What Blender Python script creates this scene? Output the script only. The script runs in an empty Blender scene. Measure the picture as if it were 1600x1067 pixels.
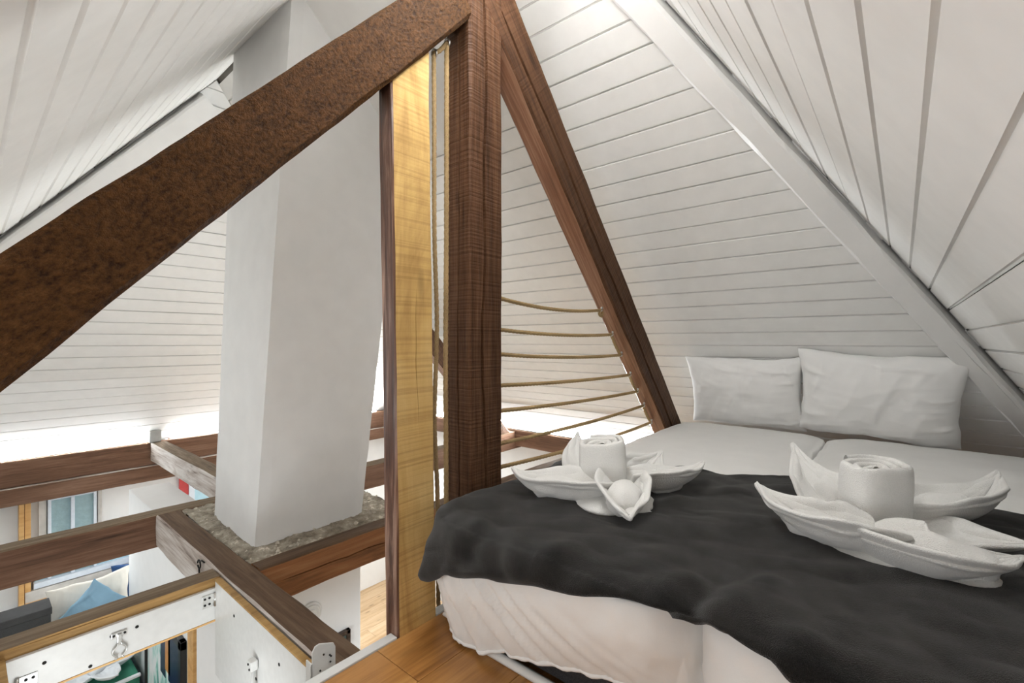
import bpy, math, random
from mathutils import Vector, Matrix, noise
R = random.Random(7)
sc = bpy.context.scene
col = sc.collection
PI = math.pi

# ------------------------------------------------------------------ camera, world, light, exposure
# a (=X) runs along the joists, b (=Y) along the ridge; the camera is the origin; loft floor z = -0.86
cam = bpy.data.cameras.new('camera'); cam.sensor_width = 36; cam.lens = 16.29; cam.clip_start = .01
co = bpy.data.objects.new('camera', cam); col.objects.link(co)
co.location = (0, 0, 0); co.rotation_euler = (PI/2, 0, math.radians(-49.885)); sc.camera = co
w = bpy.data.worlds.new('world'); sc.world = w; w.use_nodes = True
w.node_tree.nodes['Background'].inputs[0].default_value = (.86, .93, 1, 1)
w.node_tree.nodes['Background'].inputs[1].default_value = .6
vs = sc.view_settings
vs.view_transform = 'Standard'; vs.look = 'None'; vs.gamma = 1; vs.use_curve_mapping = False
vs.exposure = 0.20

def area(name, loc, target, sx, sy, power, color=(1, 1, 1)):
    l = bpy.data.lights.new(name, 'AREA'); l.shape = 'RECTANGLE'; l.size = sx; l.size_y = sy; l.energy = power; l.color = color
    o = bpy.data.objects.new(name, l); col.objects.link(o); o.location = loc
    o.rotation_euler = (Vector(target) - Vector(loc)).to_track_quat('-Z', 'Y').to_euler()
    return o
# unseen fill lights added at the near slope, behind the camera and left of frame
area('near_slope_fill', (-.55, .75, -.25), (.45, .80, -.25), 1.5, .40, 13, (.97, .99, 1))
area('near_slope_fill', (-.25, 3.05, .04), (.75, 3.05, -.75), 1.3, .75, 3, (.97, .99, 1))
# daylight at the window below, and area lights added out of view there
area('lower_room_daylight', (.62, 5.3, -1.7), (.6, 2, -2.6), .9, .6, 7, (.92, .97, 1))
area('lower_room_fill', (-.35, 3.6, -1.15), (-.35, 3.6, -3), .9, .9, 11, (.92, .97, 1))
area('lower_room_fill', (2.6, 4.2, -1.2), (2.6, 4.2, -3), 1.0, .8, 36, (.90, .96, 1))
area('lower_room_fill', (2.6, 1.6, -1.25), (2.6, 1.6, -3), 1.0, .6, 36, (.90, .96, 1))
area('lower_room_fill', (.1, 1.3, -1.35), (.7, 2.4, -2.0), .5, .4, 6.5, (.92, .97, 1))

# ------------------------------------------------------------------ materials
MATS = {}
def new_mat(name):
    m = bpy.data.materials.new(name); m.use_nodes = True; MATS[name] = m
    nt = m.node_tree; b = nt.nodes['Principled BSDF']
    return m, nt, b
def N(nt, t, **kw):
    n = nt.nodes.new(t)
    for k, v in kw.items():
        if k in n.inputs: n.inputs[k].default_value = v
        else: setattr(n, k, v)
    return n
def ramp(nt, fac, stops):
    r = nt.nodes.new('ShaderNodeValToRGB'); e = r.color_ramp.elements
    while len(e) < len(stops): e.new(.5)
    for x, (p, c) in zip(e, stops): x.position = p; x.color = (*c, 1)
    nt.links.new(fac, r.inputs[0]); return r.outputs[0]
def coords(nt, scale, rnd=True):
    tc = N(nt, 'ShaderNodeTexCoord'); mp = N(nt, 'ShaderNodeMapping'); mp.inputs['Scale'].default_value = scale
    nt.links.new(tc.outputs['Object'], mp.inputs['Vector'])
    if rnd:
        oi = N(nt, 'ShaderNodeObjectInfo'); mu = N(nt, 'ShaderNodeMath', operation='MULTIPLY'); mu.inputs[1].default_value = 37.
        nt.links.new(oi.outputs['Random'], mu.inputs[0])
        cx = N(nt, 'ShaderNodeCombineXYZ')
        for i in range(3): nt.links.new(mu.outputs[0], cx.inputs[i])
        nt.links.new(cx.outputs[0], mp.inputs['Location'])
    return mp.outputs[0]
def bump(nt, b, h, strength, dist=.01, prev=None):
    n = N(nt, 'ShaderNodeBump'); n.inputs['Strength'].default_value = strength; n.inputs['Distance'].default_value = dist
    nt.links.new(h, n.inputs['Height'])
    if prev: nt.links.new(prev, n.inputs['Normal'])
    nt.links.new(n.outputs[0], b.inputs['Normal']); return n.outputs[0]
def plain(name, c, rough=.5, metal=0, nz=0, nscale=40, bstr=.15, var=.06):
    m, nt, b = new_mat(name)
    b.inputs['Roughness'].default_value = rough; b.inputs['Metallic'].default_value = metal
    v = coords(nt, (1, 1, 1))
    n = N(nt, 'ShaderNodeTexNoise', Scale=nscale, Detail=5.)
    nt.links.new(v, n.inputs['Vector'])
    nt.links.new(ramp(nt, n.outputs['Fac'], [(.3, tuple(x*(1-var) for x in c)), (.7, tuple(min(1, x*(1+var*.6)) for x in c))]), b.inputs['Base Color'])
    if nz: bump(nt, b, n.outputs['Fac'], bstr, nz)
    return m
def emis(name, c, s):
    m, nt, b = new_mat(name); b.inputs['Base Color'].default_value = (*c, 1)
    b.inputs['Emission Color'].default_value = (*c, 1); b.inputs['Emission Strength'].default_value = s; return m
def wood(name, cs, grain=(.8, 14, 14), rough=.5, bs=.5, bd=.004, fine=.35, spec=.35, saw=0., knots=.5, contrast=(.3, .5, .72), fgrain=(4, 90, 90), kscale=(3.2, 9, 9)):
    """cs: dark, mid, light; the grain runs along the object's local X"""
    m, nt, b = new_mat(name)
    b.inputs['Roughness'].default_value = rough; b.inputs['Specular IOR Level'].default_value = spec
    v = coords(nt, grain); v2 = coords(nt, fgrain); v3 = coords(nt, kscale)
    n1 = N(nt, 'ShaderNodeTexNoise', Scale=1.0, Detail=6., Roughness=.6, Distortion=1.1); nt.links.new(v, n1.inputs['Vector'])
    n2 = N(nt, 'ShaderNodeTexNoise', Scale=1.0, Detail=4., Roughness=.65); nt.links.new(v2, n2.inputs['Vector'])
    mx = N(nt, 'ShaderNodeMix', data_type='FLOAT'); mx.inputs[0].default_value = fine
    nt.links.new(n1.outputs['Fac'], mx.inputs[2]); nt.links.new(n2.outputs['Fac'], mx.inputs[3])
    base = ramp(nt, mx.outputs[0], list(zip(contrast, cs)))
    vo = N(nt, 'ShaderNodeTexVoronoi', Scale=1.0); nt.links.new(v3, vo.inputs['Vector'])
    kr = ramp(nt, vo.outputs['Distance'], [(.05, (1, 1, 1)), (.16, (0, 0, 0))])
    km = N(nt, 'ShaderNodeMath', operation='MULTIPLY'); km.inputs[1].default_value = knots; nt.links.new(kr, km.inputs[0])
    mc = N(nt, 'ShaderNodeMix', data_type='RGBA'); nt.links.new(km.outputs[0], mc.inputs[0]); nt.links.new(base, mc.inputs[6])
    mc.inputs[7].default_value = (*[x*.45 for x in cs[0]], 1)
    outc = mc.outputs[2]; hgt = mx.outputs[0]
    if saw:
        vs_ = coords(nt, (1, .25, .25)); wv = N(nt, 'ShaderNodeTexNoise', Scale=70., Detail=2., Roughness=.5)
        mp = N(nt, 'ShaderNodeMapping'); mp.inputs['Scale'].default_value = (1.6, .04, .04); nt.links.new(vs_, mp.inputs['Vector']); nt.links.new(mp.outputs[0], wv.inputs['Vector'])
        sm = N(nt, 'ShaderNodeMix', data_type='RGBA', blend_type='MULTIPLY'); 
        sr = ramp(nt, wv.outputs['Fac'], [(.36, (.62, .56, .5)), (.5, (1, 1, 1))])
        sm.inputs[0].default_value = saw; nt.links.new(outc, sm.inputs[6]); nt.links.new(sr, sm.inputs[7]); outc = sm.outputs[2]
        ad = N(nt, 'ShaderNodeMath', operation='ADD'); nt.links.new(hgt, ad.inputs[0]); nt.links.new(wv.outputs['Fac'], ad.inputs[1]); hgt = ad.outputs[0]
    nt.links.new(outc, b.inputs['Base Color'])
    bump(nt, b, hgt, bs, bd)
    return m
def cloth(name, c, weave=500, bs=.25, bd=.0015, sheen=.0, var=.05, rough=.9, nscale=9, fuzz=None):
    m, nt, b = new_mat(name)
    b.inputs['Roughness'].default_value = rough; b.inputs['Specular IOR Level'].default_value = .15
    if sheen:
        b.inputs['Sheen Weight'].default_value = sheen; b.inputs['Sheen Roughness'].default_value = .45
    v = coords(nt, (1, 1, 1))
    n = N(nt, 'ShaderNodeTexNoise', Scale=nscale, Detail=6., Roughness=.6); nt.links.new(v, n.inputs['Vector'])
    n2 = N(nt, 'ShaderNodeTexNoise', Scale=weave, Detail=2.); nt.links.new(v, n2.inputs['Vector'])
    mx = N(nt, 'ShaderNodeMix', data_type='FLOAT'); mx.inputs[0].default_value = .4 if fuzz is None else fuzz
    nt.links.new(n.outputs['Fac'], mx.inputs[2]); nt.links.new(n2.outputs['Fac'], mx.inputs[3])
    nt.links.new(ramp(nt, mx.outputs[0], [(.35, tuple(x*(1-var) for x in c)), (.65, tuple(min(1, x*(1+var)) for x in c))]), b.inputs['Base Color'])
    bump(nt, b, n2.outputs['Fac'], bs, bd)
    return m

WHITE = plain('white_painted_boards', (.86, .852, .828), .42, nz=.002, nscale=14, bstr=.12, var=.03)
PLASTER = plain('white_plaster', (.845, .84, .82), .8, nz=.004, nscale=9, bstr=.2, var=.03)
PLASTERL = plain('lower_white_plaster', (.86, .86, .85), .8, nz=.003, nscale=12, bstr=.15, var=.02)
WBEAM = plain('white_painted_beam', (.87, .863, .845), .35, nz=.006, nscale=7, bstr=.3, var=.03)
BACK = plain('dark_gap_backing', (.30, .28, .25), .9)
W_BIG = wood('umber_stained_timber', ((.024, .009, .002), (.064, .026, .006), (.095, .041, .011)), (14, 20, 20), .65, 1., .012, .72, .12, knots=.25, fgrain=(80, 110, 110), kscale=(2, 6, 6), contrast=(.36, .5, .64))
W_DARK = wood('dark_brown_stained_timber', ((.024, .010, .005), (.082, .038, .018), (.145, .075, .040)), (.7, 12, 12), .55, .8, .006, .5, .12, knots=.5, saw=.4)
W_RED = wood('red_brown_stained_timber', ((.05, .018, .009), (.23, .105, .055), (.48, .29, .20)), (.6, 18, 18), .30, .7, .004, .4, .5, knots=.2)
W_PALE = wood('pale_sawn_timber', ((.34, .19, .06), (.58, .375, .135), (.70, .50, .22)), (1.6, 6, 6), .62, .3, .003, .14, .25, knots=.65, saw=.45, kscale=(2.4, 8, 8))
W_GRAIN = wood('deep_grained_stained_timber', ((.016, .007, .005), (.12, .052, .03), (.48, .31, .23)), (1.3, 24, 24), .35, .9, .006, .2, .5, knots=.35, contrast=(.36, .5, .66))
W_JOIST = wood('brown_joist_timber', ((.055, .028, .016), (.175, .092, .055), (.30, .185, .125)), (1.0, 10, 10), .6, .6, .005, .4, .25, knots=.4)
W_ORANGE = wood('orange_brown_joist_timber', ((.09, .034, .012), (.28, .12, .045), (.43, .22, .10)), (1.2, 9, 9), .6, .6, .005, .4, .25, knots=.35)
W_GREY = wood('grey_weathered_timber', ((.07, .05, .032), (.20, .145, .095), (.36, .29, .21)), (1.0, 18, 18), .8, .8, .005, .45, .2, knots=.3)
W_TOP = wood('brown_weathered_timber', ((.05, .028, .016), (.125, .075, .043), (.22, .15, .095)), (1.0, 14, 14), .7, .8, .005, .4, .25, knots=.35)
W_HATCH = wood('honey_coloured_timber', ((.20, .105, .035), (.42, .25, .09), (.56, .37, .16)), (.8, 12, 12), .6, .4, .003, .35, .25, knots=.4)
W_WASH = wood('whitewashed_timber', ((.10, .06, .045), (.48, .41, .36), (.74, .70, .66)), (1.4, 11, 11), .7, .9, .006, .35, .2, knots=.4, contrast=(.3, .43, .58))
W_FLOOR = wood('oiled_oak_floorboard', ((.19, .072, .016), (.40, .185, .052), (.54, .29, .10)), (1.1, 12, 12), .32, .18, .002, .3, .5, knots=.35)
W_OAKL = wood('pale_oak_floorboard', ((.42, .26, .13), (.62, .43, .25), (.74, .56, .37)), (1.1, 9, 9), .4, .15, .002, .3, .4, knots=.6)
W_TRIM = wood('pine_casing', ((.48, .24, .07), (.66, .38, .14), (.76, .50, .22)), (1, 12, 12), .45, .15, .002, .3, .4, knots=.2)
W_FRAME = wood('dark_picture_frame_wood', ((.02, .012, .008), (.05, .03, .02), (.09, .06, .04)), (1, 18, 18), .4, .3, .002, .3, .4, knots=.1)
COTTON = cloth('white_cotton', (.82, .812, .79), 700, .2, .001, var=.025)
PILLOWM = cloth('white_pillowcase', (.87, .862, .845), 700, .2, .001, var=.02)
TERRY = cloth('white_terry', (.83, .822, .795), 420, .9, .003, sheen=.15, var=.05)
FLEECE = cloth('charcoal_fleece', (.0125, .0115, .0102), 620, .8, .003, sheen=.24, var=.9, nscale=11, fuzz=.42)
GREYF = cloth('dark_grey_ticking', (.045, .045, .047), 300, .8, .003, var=.35, fuzz=.7)
PIPING = cloth('white_piping', (.72, .71, .68), 400, .2, .001)
ROPE = cloth('hemp_rope', (.36, .25, .125), 500, .8, .002, var=.35, fuzz=.6)
STEEL = plain('zinc_plated_steel', (.62, .62, .60), .3, 1.0, var=.1)
WMETAL = plain('white_coated_metal', (.72, .72, .70), .4, .1, var=.04)
IRON = plain('black_iron', (.012, .012, .012), .5, .6)
GREYP = plain('grey_plastic', (.50, .495, .47), .5)
LED = emis('led_strip_light', (.93, .97, 1), 85)
FAWN = cloth('ivory_cushion_cloth', (.78, .74, .66), 500, .2, .001)
BLUE = cloth('pale_blue_cushion_cloth', (.28, .46, .60), 500, .2, .001, var=.1)
NAVY = cloth('navy_cloth', (.02, .05, .13), 300, .3, .001, var=.3)
CHAR = cloth('charcoal_upholstery', (.06, .06, .06), 300, .4, .001, var=.2)
GREEN = cloth('green_cloth', (.06, .26, .17), 300, .3, .001, var=.15)
WTOWEL = cloth('white_towel_below', (.84, .86, .88), 400, .5, .002)
BLIND = plain('blue_grey_blind', (.33, .47, .50), .6, nz=.01, nscale=30, bstr=.4, var=.12)
STONE = plain('marbled_jamb', (.60, .57, .53), .5, nscale=11, var=.22)
BLUEFRAME = plain('bluish_white_frame', (.74, .80, .88), .35)
DARKHOLE = plain('dark_hole', (.01, .01, .01), .9)
RED = plain('red_panel', (.55, .06, .06), .5)
PALEBLUE = plain('pale_blue_panel', (.45, .68, .78), .4)
BLACKF = plain('black_frame', (.012, .013, .014), .4)

def mortar_mat():
    m, nt, b = new_mat('crumbly_mortar'); b.inputs['Roughness'].default_value = .95
    v = coords(nt, (1, 1, 1)); n = N(nt, 'ShaderNodeTexNoise', Scale=14., Detail=8., Roughness=.7); nt.links.new(v, n.inputs['Vector'])
    nt.links.new(ramp(nt, n.outputs['Fac'], [(.30, (.12, .10, .072)), (.46, (.30, .26, .20)), (.58, (.45, .40, .32)), (.66, (.80, .74, .64))]), b.inputs['Base Color'])
    n2 = N(nt, 'ShaderNodeTexNoise', Scale=60., Detail=5.); nt.links.new(v, n2.inputs['Vector']); bump(nt, b, n2.outputs['Fac'], 1., .012)
    return m
MORTAR = mortar_mat()
def picture_mat(name, stops, scale, axis_rot=(0, 0, 0), dist=2.):
    m, nt, b = new_mat(name); b.inputs['Roughness'].default_value = .35
    tc = N(nt, 'ShaderNodeTexCoord'); mp = N(nt, 'ShaderNodeMapping'); mp.inputs['Scale'].default_value = scale; mp.inputs['Rotation'].default_value = axis_rot
    nt.links.new(tc.outputs['Object'], mp.inputs['Vector'])
    n = N(nt, 'ShaderNodeTexNoise', Scale=1., Detail=3., Distortion=dist); nt.links.new(mp.outputs[0], n.inputs['Vector'])
    r = ramp(nt, n.outputs['Fac'], stops); nt.links.new(r, b.inputs['Base Color']); return m
PIC = picture_mat('faded_landscape_print', [(.3, (.05, .10, .11)), (.45, (.16, .25, .24)), (.55, (.62, .50, .32)), (.7, (.75, .62, .42))], (4, 4, 4))
PAINT = picture_mat('teal_painted_canvas', [(.36, (.05, .30, .25)), (.45, (.28, .60, .52)), (.52, (.60, .82, .77)), (.6, (.86, .90, .90))], (6, 6, 2.5))

# ------------------------------------------------------------------ mesh helpers
def tag(o, label=None, cat=None, group=None, kind=None):
    if label: o['label'] = label
    if cat: o['category'] = cat
    if group: o['group'] = group
    if kind: o['kind'] = kind
    return o
def mesh_obj(name, verts, faces, mats, parent=None, smooth=False, mi=None, matrix=None, auto=None):
    me = bpy.data.meshes.new(name); me.from_pydata([tuple(v) for v in verts], [], faces); me.validate()
    for m in (mats if isinstance(mats, (list, tuple)) else [mats]): me.materials.append(m)
    if mi and len(mi) == len(me.polygons): me.polygons.foreach_set('material_index', mi)
    if smooth: me.polygons.foreach_set('use_smooth', [True]*len(me.polygons))
    me.update()
    o = bpy.data.objects.new(name, me); col.objects.link(o)
    if matrix is not None: o.matrix_world = matrix
    if parent is not None: o.parent = parent
    return o
def empty(name, loc=(0, 0, 0)):
    o = bpy.data.objects.new(name, None); col.objects.link(o); o.location = loc; o.empty_display_size = .05; return o
def put(o, parent):
    """parent without moving (parents here are unrotated empties)"""
    o.parent = parent; o.matrix_parent_inverse = Matrix.Translation(parent.location).inverted(); return o
class MB:
    def __init__(s): s.v = []; s.f = []; s.m = []
    def add(s, vs, fs, mi=0):
        n = len(s.v); s.v += [Vector(x) for x in vs]; s.f += [tuple(i+n for i in f) for f in fs]; s.m += [mi]*len(fs)
    def box(s, p0, p1, bev=.0, mi=0):
        (x0, y0, z0), (x1, y1, z1) = [min(a, b) for a, b in zip(p0, p1)], [max(a, b) for a, b in zip(p0, p1)]
        if bev <= 0:
            vs = [(x, y, z) for x in (x0, x1) for y in (y0, y1) for z in (z0, z1)]
            s.add(vs, [(0, 1, 3, 2), (4, 6, 7, 5), (0, 4, 5, 1), (2, 3, 7, 6), (0, 2, 6, 4), (1, 5, 7, 3)], mi); return
        import bmesh
        bm = bmesh.new(); bmesh.ops.create_cube(bm, size=1)
        for v in bm.verts: v.co = Vector(((x0+x1)/2+v.co.x*(x1-x0), (y0+y1)/2+v.co.y*(y1-y0), (z0+z1)/2+v.co.z*(z1-z0)))
        bmesh.ops.bevel(bm, geom=bm.edges[:], offset=min(bev, .49*min(x1-x0, y1-y0, z1-z0)), segments=2, affect='EDGES', profile=.6)
        bm.verts.index_update()
        s.add([v.co.copy() for v in bm.verts], [tuple(v.index for v in f.verts) for f in bm.faces], mi); bm.free()
    def tube(s, pts, r, n=10, mi=0, closed=False, cap=True):
        pts = [Vector(p) for p in pts]; rs = r if isinstance(r, (list, tuple)) else [r]*len(pts)
        fr = frames(pts, closed); rings = []
        base = len(s.v); vs = []
        for p, (t, u, v), rr in zip(pts, fr, rs):
            for k in range(n):
                a = 2*PI*k/n; vs.append(p+(u*math.cos(a)+v*math.sin(a))*rr)
        fs = []; m = len(pts)
        for i in range(m if closed else m-1):
            for k in range(n):
                i2 = (i+1) % m; fs.append((i*n+k, i*n+(k+1) % n, i2*n+(k+1) % n, i2*n+k))
        if cap and not closed: fs += [tuple(range(n-1, -1, -1)), tuple((m-1)*n+k for k in range(n))]
        s.add(vs, fs, mi)
    def build(s, name, mats, parent=None, smooth=False, matrix=None):
        return mesh_obj(name, s.v, s.f, mats, parent, smooth, s.m, matrix)
def frames(pts, closed=False):
    out = []; n = len(pts); u = None
    for i in range(n):
        if closed: t = pts[(i+1) % n]-pts[i-1]
        else: t = pts[min(i+1, n-1)]-pts[max(i-1, 0)]
        t = t.normalized() if t.length > 1e-9 else Vector((0, 0, 1))
        if u is None:
            h = Vector((0, 0, 1)) if abs(t.z) < .9 else Vector((1, 0, 0)); u = (h-t*h.dot(t)).normalized()
        else: u = (u-t*u.dot(t)).normalized()
        out.append((t, u, t.cross(u)))
    return out
def catmull(P, n):
    P = [Vector(p) for p in P]; Q = [P[0]*2-P[1]]+P+[P[-1]*2-P[-2]]; out = []
    for i in range(1, len(Q)-2):
        for k in range(n):
            t = k/n; a, b, c, d = Q[i-1:i+3]
            out.append(.5*((2*b)+(c-a)*t+(2*a-5*b+4*c-d)*t*t+(3*b-a-3*c+d)*t**3))
    out.append(P[-1]); return out
def resample(pts, step):
    L = [0]
    for a, b in zip(pts, pts[1:]): L.append(L[-1]+(b-a).length)
    n = max(2, int(L[-1]/step)); out = []; j = 0
    for i in range(n+1):
        d = L[-1]*i/n
        while j < len(L)-2 and L[j+1] < d: j += 1
        k = (d-L[j])/max(1e-9, L[j+1]-L[j]); out.append(pts[j].lerp(pts[j+1], k))
    return out
def nz(x, y, z): return noise.noise(Vector((x, y, z)))

def beam(name, p0, xd, zd, L, wd, h, mats, label=None, cat='beam', seed=0, amp=.002, ch=.006, cracks=(), step=.04, parent=None, skew=None, kind=None, group=None, taper=0):
    """hewn timber: local X along, Z the 'top' side; mats: bottom, +Y, top, -Y; p0 = centre of the first end"""
    xd = Vector(xd).normalized(); zd = Vector(zd); zd = (zd-xd*zd.dot(xd)).normalized(); yd = zd.cross(xd)
    M = Matrix((xd, yd, zd)).transposed().to_4x4(); M.translation = Vector(p0)
    if not isinstance(mats, (list, tuple)): mats = [mats]*4
    um = []
    for m in mats:
        if m not in um: um.append(m)
    ns = max(3, int(L/step)); V = []; F = []; MI = []; ring = None
    cr = {}
    for (side, off, dep, wid, x0, x1) in cracks: cr.setdefault(side, []).append((off, dep, wid, x0, x1))
    for s in cr: cr[s].sort()
    for i in range(ns+1):
        x = L*i/ns; pts = []; sides = []
        f = 1-taper*x/L; W = wd*f; H = h
        for s in range(4):
            ln = W if s in (0, 2) else H; hh = H/2 if s in (0, 2) else W/2
            c = ch*(1+.8*nz(x*5, s*7.3, seed))
            n = 6; us = [(-ln/2+c)+(ln-2*c)*k/(n-1) for k in range(n)]
            row = [(u_, 0) for u_ in us]
            for (off, dep, wid, x0, x1) in cr.get(s, ()):
                o2 = off+.10*ln*nz(x*2.2, 3.1, seed+s)+.03*ln*nz(x*11, 1.7, seed)
                k = min(1, max(0, (x-x0)/.12))*min(1, max(0, (x1-x)/.12)); k = k*(.7+.5*abs(nz(x*6, 9, seed)))
                row = [r_ for r_ in row if abs(r_[0]-o2) > 1e9] if False else row
                # push neighbours aside so the vertex count stays constant
                lo = [u_ for u_, _ in row][:n//2]; hi = [u_ for u_, _ in row][-(n//2):]
                lo = [min(u_, o2-wid*.5*max(k, .02)-.002*(len(lo)-q)) for q, u_ in enumerate(lo)]
                hi = [max(u_, o2+wid*.5*max(k, .02)+.002*(q+1)) for q, u_ in enumerate(hi)]
                row = [(u_, 0) for u_ in lo]+[(o2-wid*.5*max(k, .02), 0), (o2, dep*k), (o2+wid*.5*max(k, .02), 0)]+[(u_, 0) for u_ in hi]
            for (u_, d) in row:
                if s == 0: y, z, ny, nzz = u_, -hh+d, 0, -1
                elif s == 1: y, z, ny, nzz = hh-d, u_, 1, 0
                elif s == 2: y, z, ny, nzz = -u_, hh-d, 0, 1
                else: y, z, ny, nzz = -hh+d, -u_, -1, 0
                a = amp*(nz(x*3.3+seed, y*9, z*9+seed*1.3)+.5*nz(x*14, y*30, z*30+seed))
                pts.append((x, y+ny*a, z+nzz*a)); sides.append(um.index(mats[s]))
        m = len(pts); V += pts
        if i:
            for k in range(m):
                a0 = (i-1)*m+k; a1 = (i-1)*m+(k+1) % m
                F.append((a0, a1, a1+m, a0+m)); MI.append(sides[k])
    F.append(tuple(range(m-1, -1, -1))); MI.append(sides[0]); F.append(tuple(ns*m+k for k in range(m))); MI.append(sides[0])
    o = mesh_obj(name, V, F, um, None, False, MI, M)
    if parent is not None: put(o, parent)
    tag(o, label, cat if label else None, group, kind)
    return o

# ------------------------------------------------------------------ the four boarded roof slopes
HA, HK = 2.87, 1.02          # back slope  a = HA - HK z
RB, RM = .247, .734          # right slope b = -RB + RM z
NA, NK = .39, .85            # near slope  a = -NA + NK z
FB, FK = 4.526, .59          # far slope   b = FB - FK z (flared below z = -.29)
def far_b(z): return FB-FK*z if z > -.29 else FB+FK*.29+(-.29-z)*1.255
def slope(name, O, L, S, Nn, s_list, l0, l1, label, gap=.0045, lip=.0048, ch=.0026, dep=.0085, th=.018, back=.022, low=None):
    """boards of the slope as parts; l0/l1 give the ends of a board as functions of z"""
    O, L, S, Nn = Vector(O), Vector(L), Vector(S).normalized(), Vector(Nn).normalized()
    def P(l, s, d): return O+L*l+S*s+Nn*d
    def zz(s): return (O+S*s).z
    sa, sb = s_list[0][0]-.03, s_list[-1][1]+.06
    mb = MB(); n = 12; vs = []
    for i in range(n+1):
        s = sa+(sb-sa)*i/n
        for l in (l0(zz(s))-.04, l1(zz(s))+.04):
            for d in (-back, -back-.03): vs.append(P(l, s, d))
    fs = []
    for i in range(n):
        q = 4*i; fs += [(q, q+4, q+6, q+2), (q+1, q+3, q+7, q+5), (q, q+1, q+5, q+4), (q+2, q+6, q+7, q+3)]
    fs += [(0, 2, 3, 1), (4*n, 4*n+1, 4*n+3, 4*n+2)]
    mb.add(vs, fs); root = mb.build(name, BACK)
    tag(root, label, None, None, 'structure')
    for (s0, s1) in s_list:
        s0 += R.uniform(-.0008, .0008); dd = R.uniform(-.0012, .0012)
        prof = [(s0+.0005, -th), (s0+.0005, -dep), (s0+lip, -dep), (s0+lip+ch, dd), (s1-ch, dd), (s1-.0008, -dep+.001), (s1-.0008, -th)]
        e0 = R.uniform(-.003, .006); e1 = R.uniform(-.003, .006)
        def ln(f, s): return f(zz(s))
        V = [P(ln(l0, s)+e0, s, d) for s, d in prof]+[P(ln(l1, s)-e1, s, d) for s, d in prof]
        k = len(prof); F = [(i, i+1, k+i+1, k+i) for i in range(k-1)]+[(k-1, 0, k, 2*k-1), tuple(range(k-1, -1, -1)), tuple(range(k, 2*k))]
        # orient faces outward
        o = mesh_obj('plank', V, F, WHITE, root)
    return root
def courses(s0, wd, lo, hi):
    wd = abs(wd); k = math.ceil((lo-s0)/wd)-1; out = []
    while True:
        a = s0+k*wd; b_ = a+wd
        if a >= hi: break
        if b_ > lo: out.append((max(a, lo), min(b_, hi)))
        k += 1
    return [c for c in out if c[1]-c[0] > .03]
ZR = (HA+NA)/(HK+NK); AR = HA-HK*ZR       # ridge
hk = math.hypot(1, HK); hr = math.hypot(1, RM); hn = math.hypot(1, NK); hf = math.hypot(1, FK)
slope('wall_back', (HA, 0, 0), (0, 1, 0), (-HK, 0, 1), (-1, 0, -HK), courses(1.7363, .1042, -.97*hk, ZR*hk),
      lambda z: -RB+RM*z, lambda z: far_b(z), 'white boarded roof slope behind the bed')
ZT = ZR
slope('wall_right', (0, -RB, 0), (1, 0, 0), (0, RM, 1), (0, 1, -RM), courses(.3749, .10578, -.86*hr, ZT*hr),
      lambda z: -NA+NK*z, lambda z: HA-HK*z-.006, 'white boarded roof slope along the side of the bed', lip=.006)
slope('ceiling', (-NA, 0, 0), (0, 1, 0), (NK, 0, 1), (1, 0, -NK), courses(.7098, .1187, -.86*hn, ZR*hn),
      lambda z: -RB+RM*z, lambda z: far_b(z)-.02, 'white boarded roof slope overhead beside the chimney', lip=.008, ch=.0065, dep=.008)
slope('wall_left', (0, FB, 0), (1, 0, 0), (0, -FK, 1), (0, -1, -FK), courses(.7612, .1000, -.29*hf, ZR*hf),
      lambda z: -NA+NK*z, lambda z: HA-HK*z, 'white boarded end slope beyond the chimney')
kf = 1.255; zf0 = -.29; bf0 = FB+FK*.29; hk2 = math.hypot(1, kf)
slope('wall_left_eave', (0, bf0, zf0), (1, 0, 0), (0, -kf, 1), (0, -1, -kf), courses(-.128, .128, -.68*hk2, 0),
      lambda z: -NA+NK*z, lambda z: HA-HK*z, 'white boarded flared foot of the end slope above the eaves beam')

# white painted hip rafters
hd = Vector((-HK, RM, 1)).normalized()
n1 = Vector((-1, 0, -HK)).normalized(); n2 = Vector((0, 1, -RM)).normalized()
h0 = Vector((HA+HK*.86, -RB-RM*.86, -.86)); Lh = (ZR+.80)*Vector((-HK, RM, 1)).length
side = (hd.cross(n1)).normalized()
if side.dot(Vector((0, 1, 0))) < 0: side = -side
pc = h0+n1*.02+side*.052
beam('hip_rafter', pc, hd, n1, Lh, .098, .088, WBEAM, 'white painted diagonal rafter rising from the pillow corner', 'beam', 3, .003, .012, [(2, .02, .004, .004, .9, 1.5)], .05)
hd2 = Vector((NK, -FK, 1)).normalized(); m1 = Vector((0, -1, -FK)).normalized(); side2 = hd2.cross(m1).normalized()
if side2.dot(Vector((1, 0, 0))) < 0: side2 = -side2
z0 = -.28; g0 = Vector((-NA+NK*z0, FB-FK*z0, z0))
beam('hip_rafter', g0+m1*.03+side2*.075, hd2, m1, 1.93*Vector((NK, -FK, 1)).length, .14, .12, WBEAM, 'white painted rafter below the overhead boards, ending at the chimney', 'beam', 5, .003, .01, (), .05)

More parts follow.
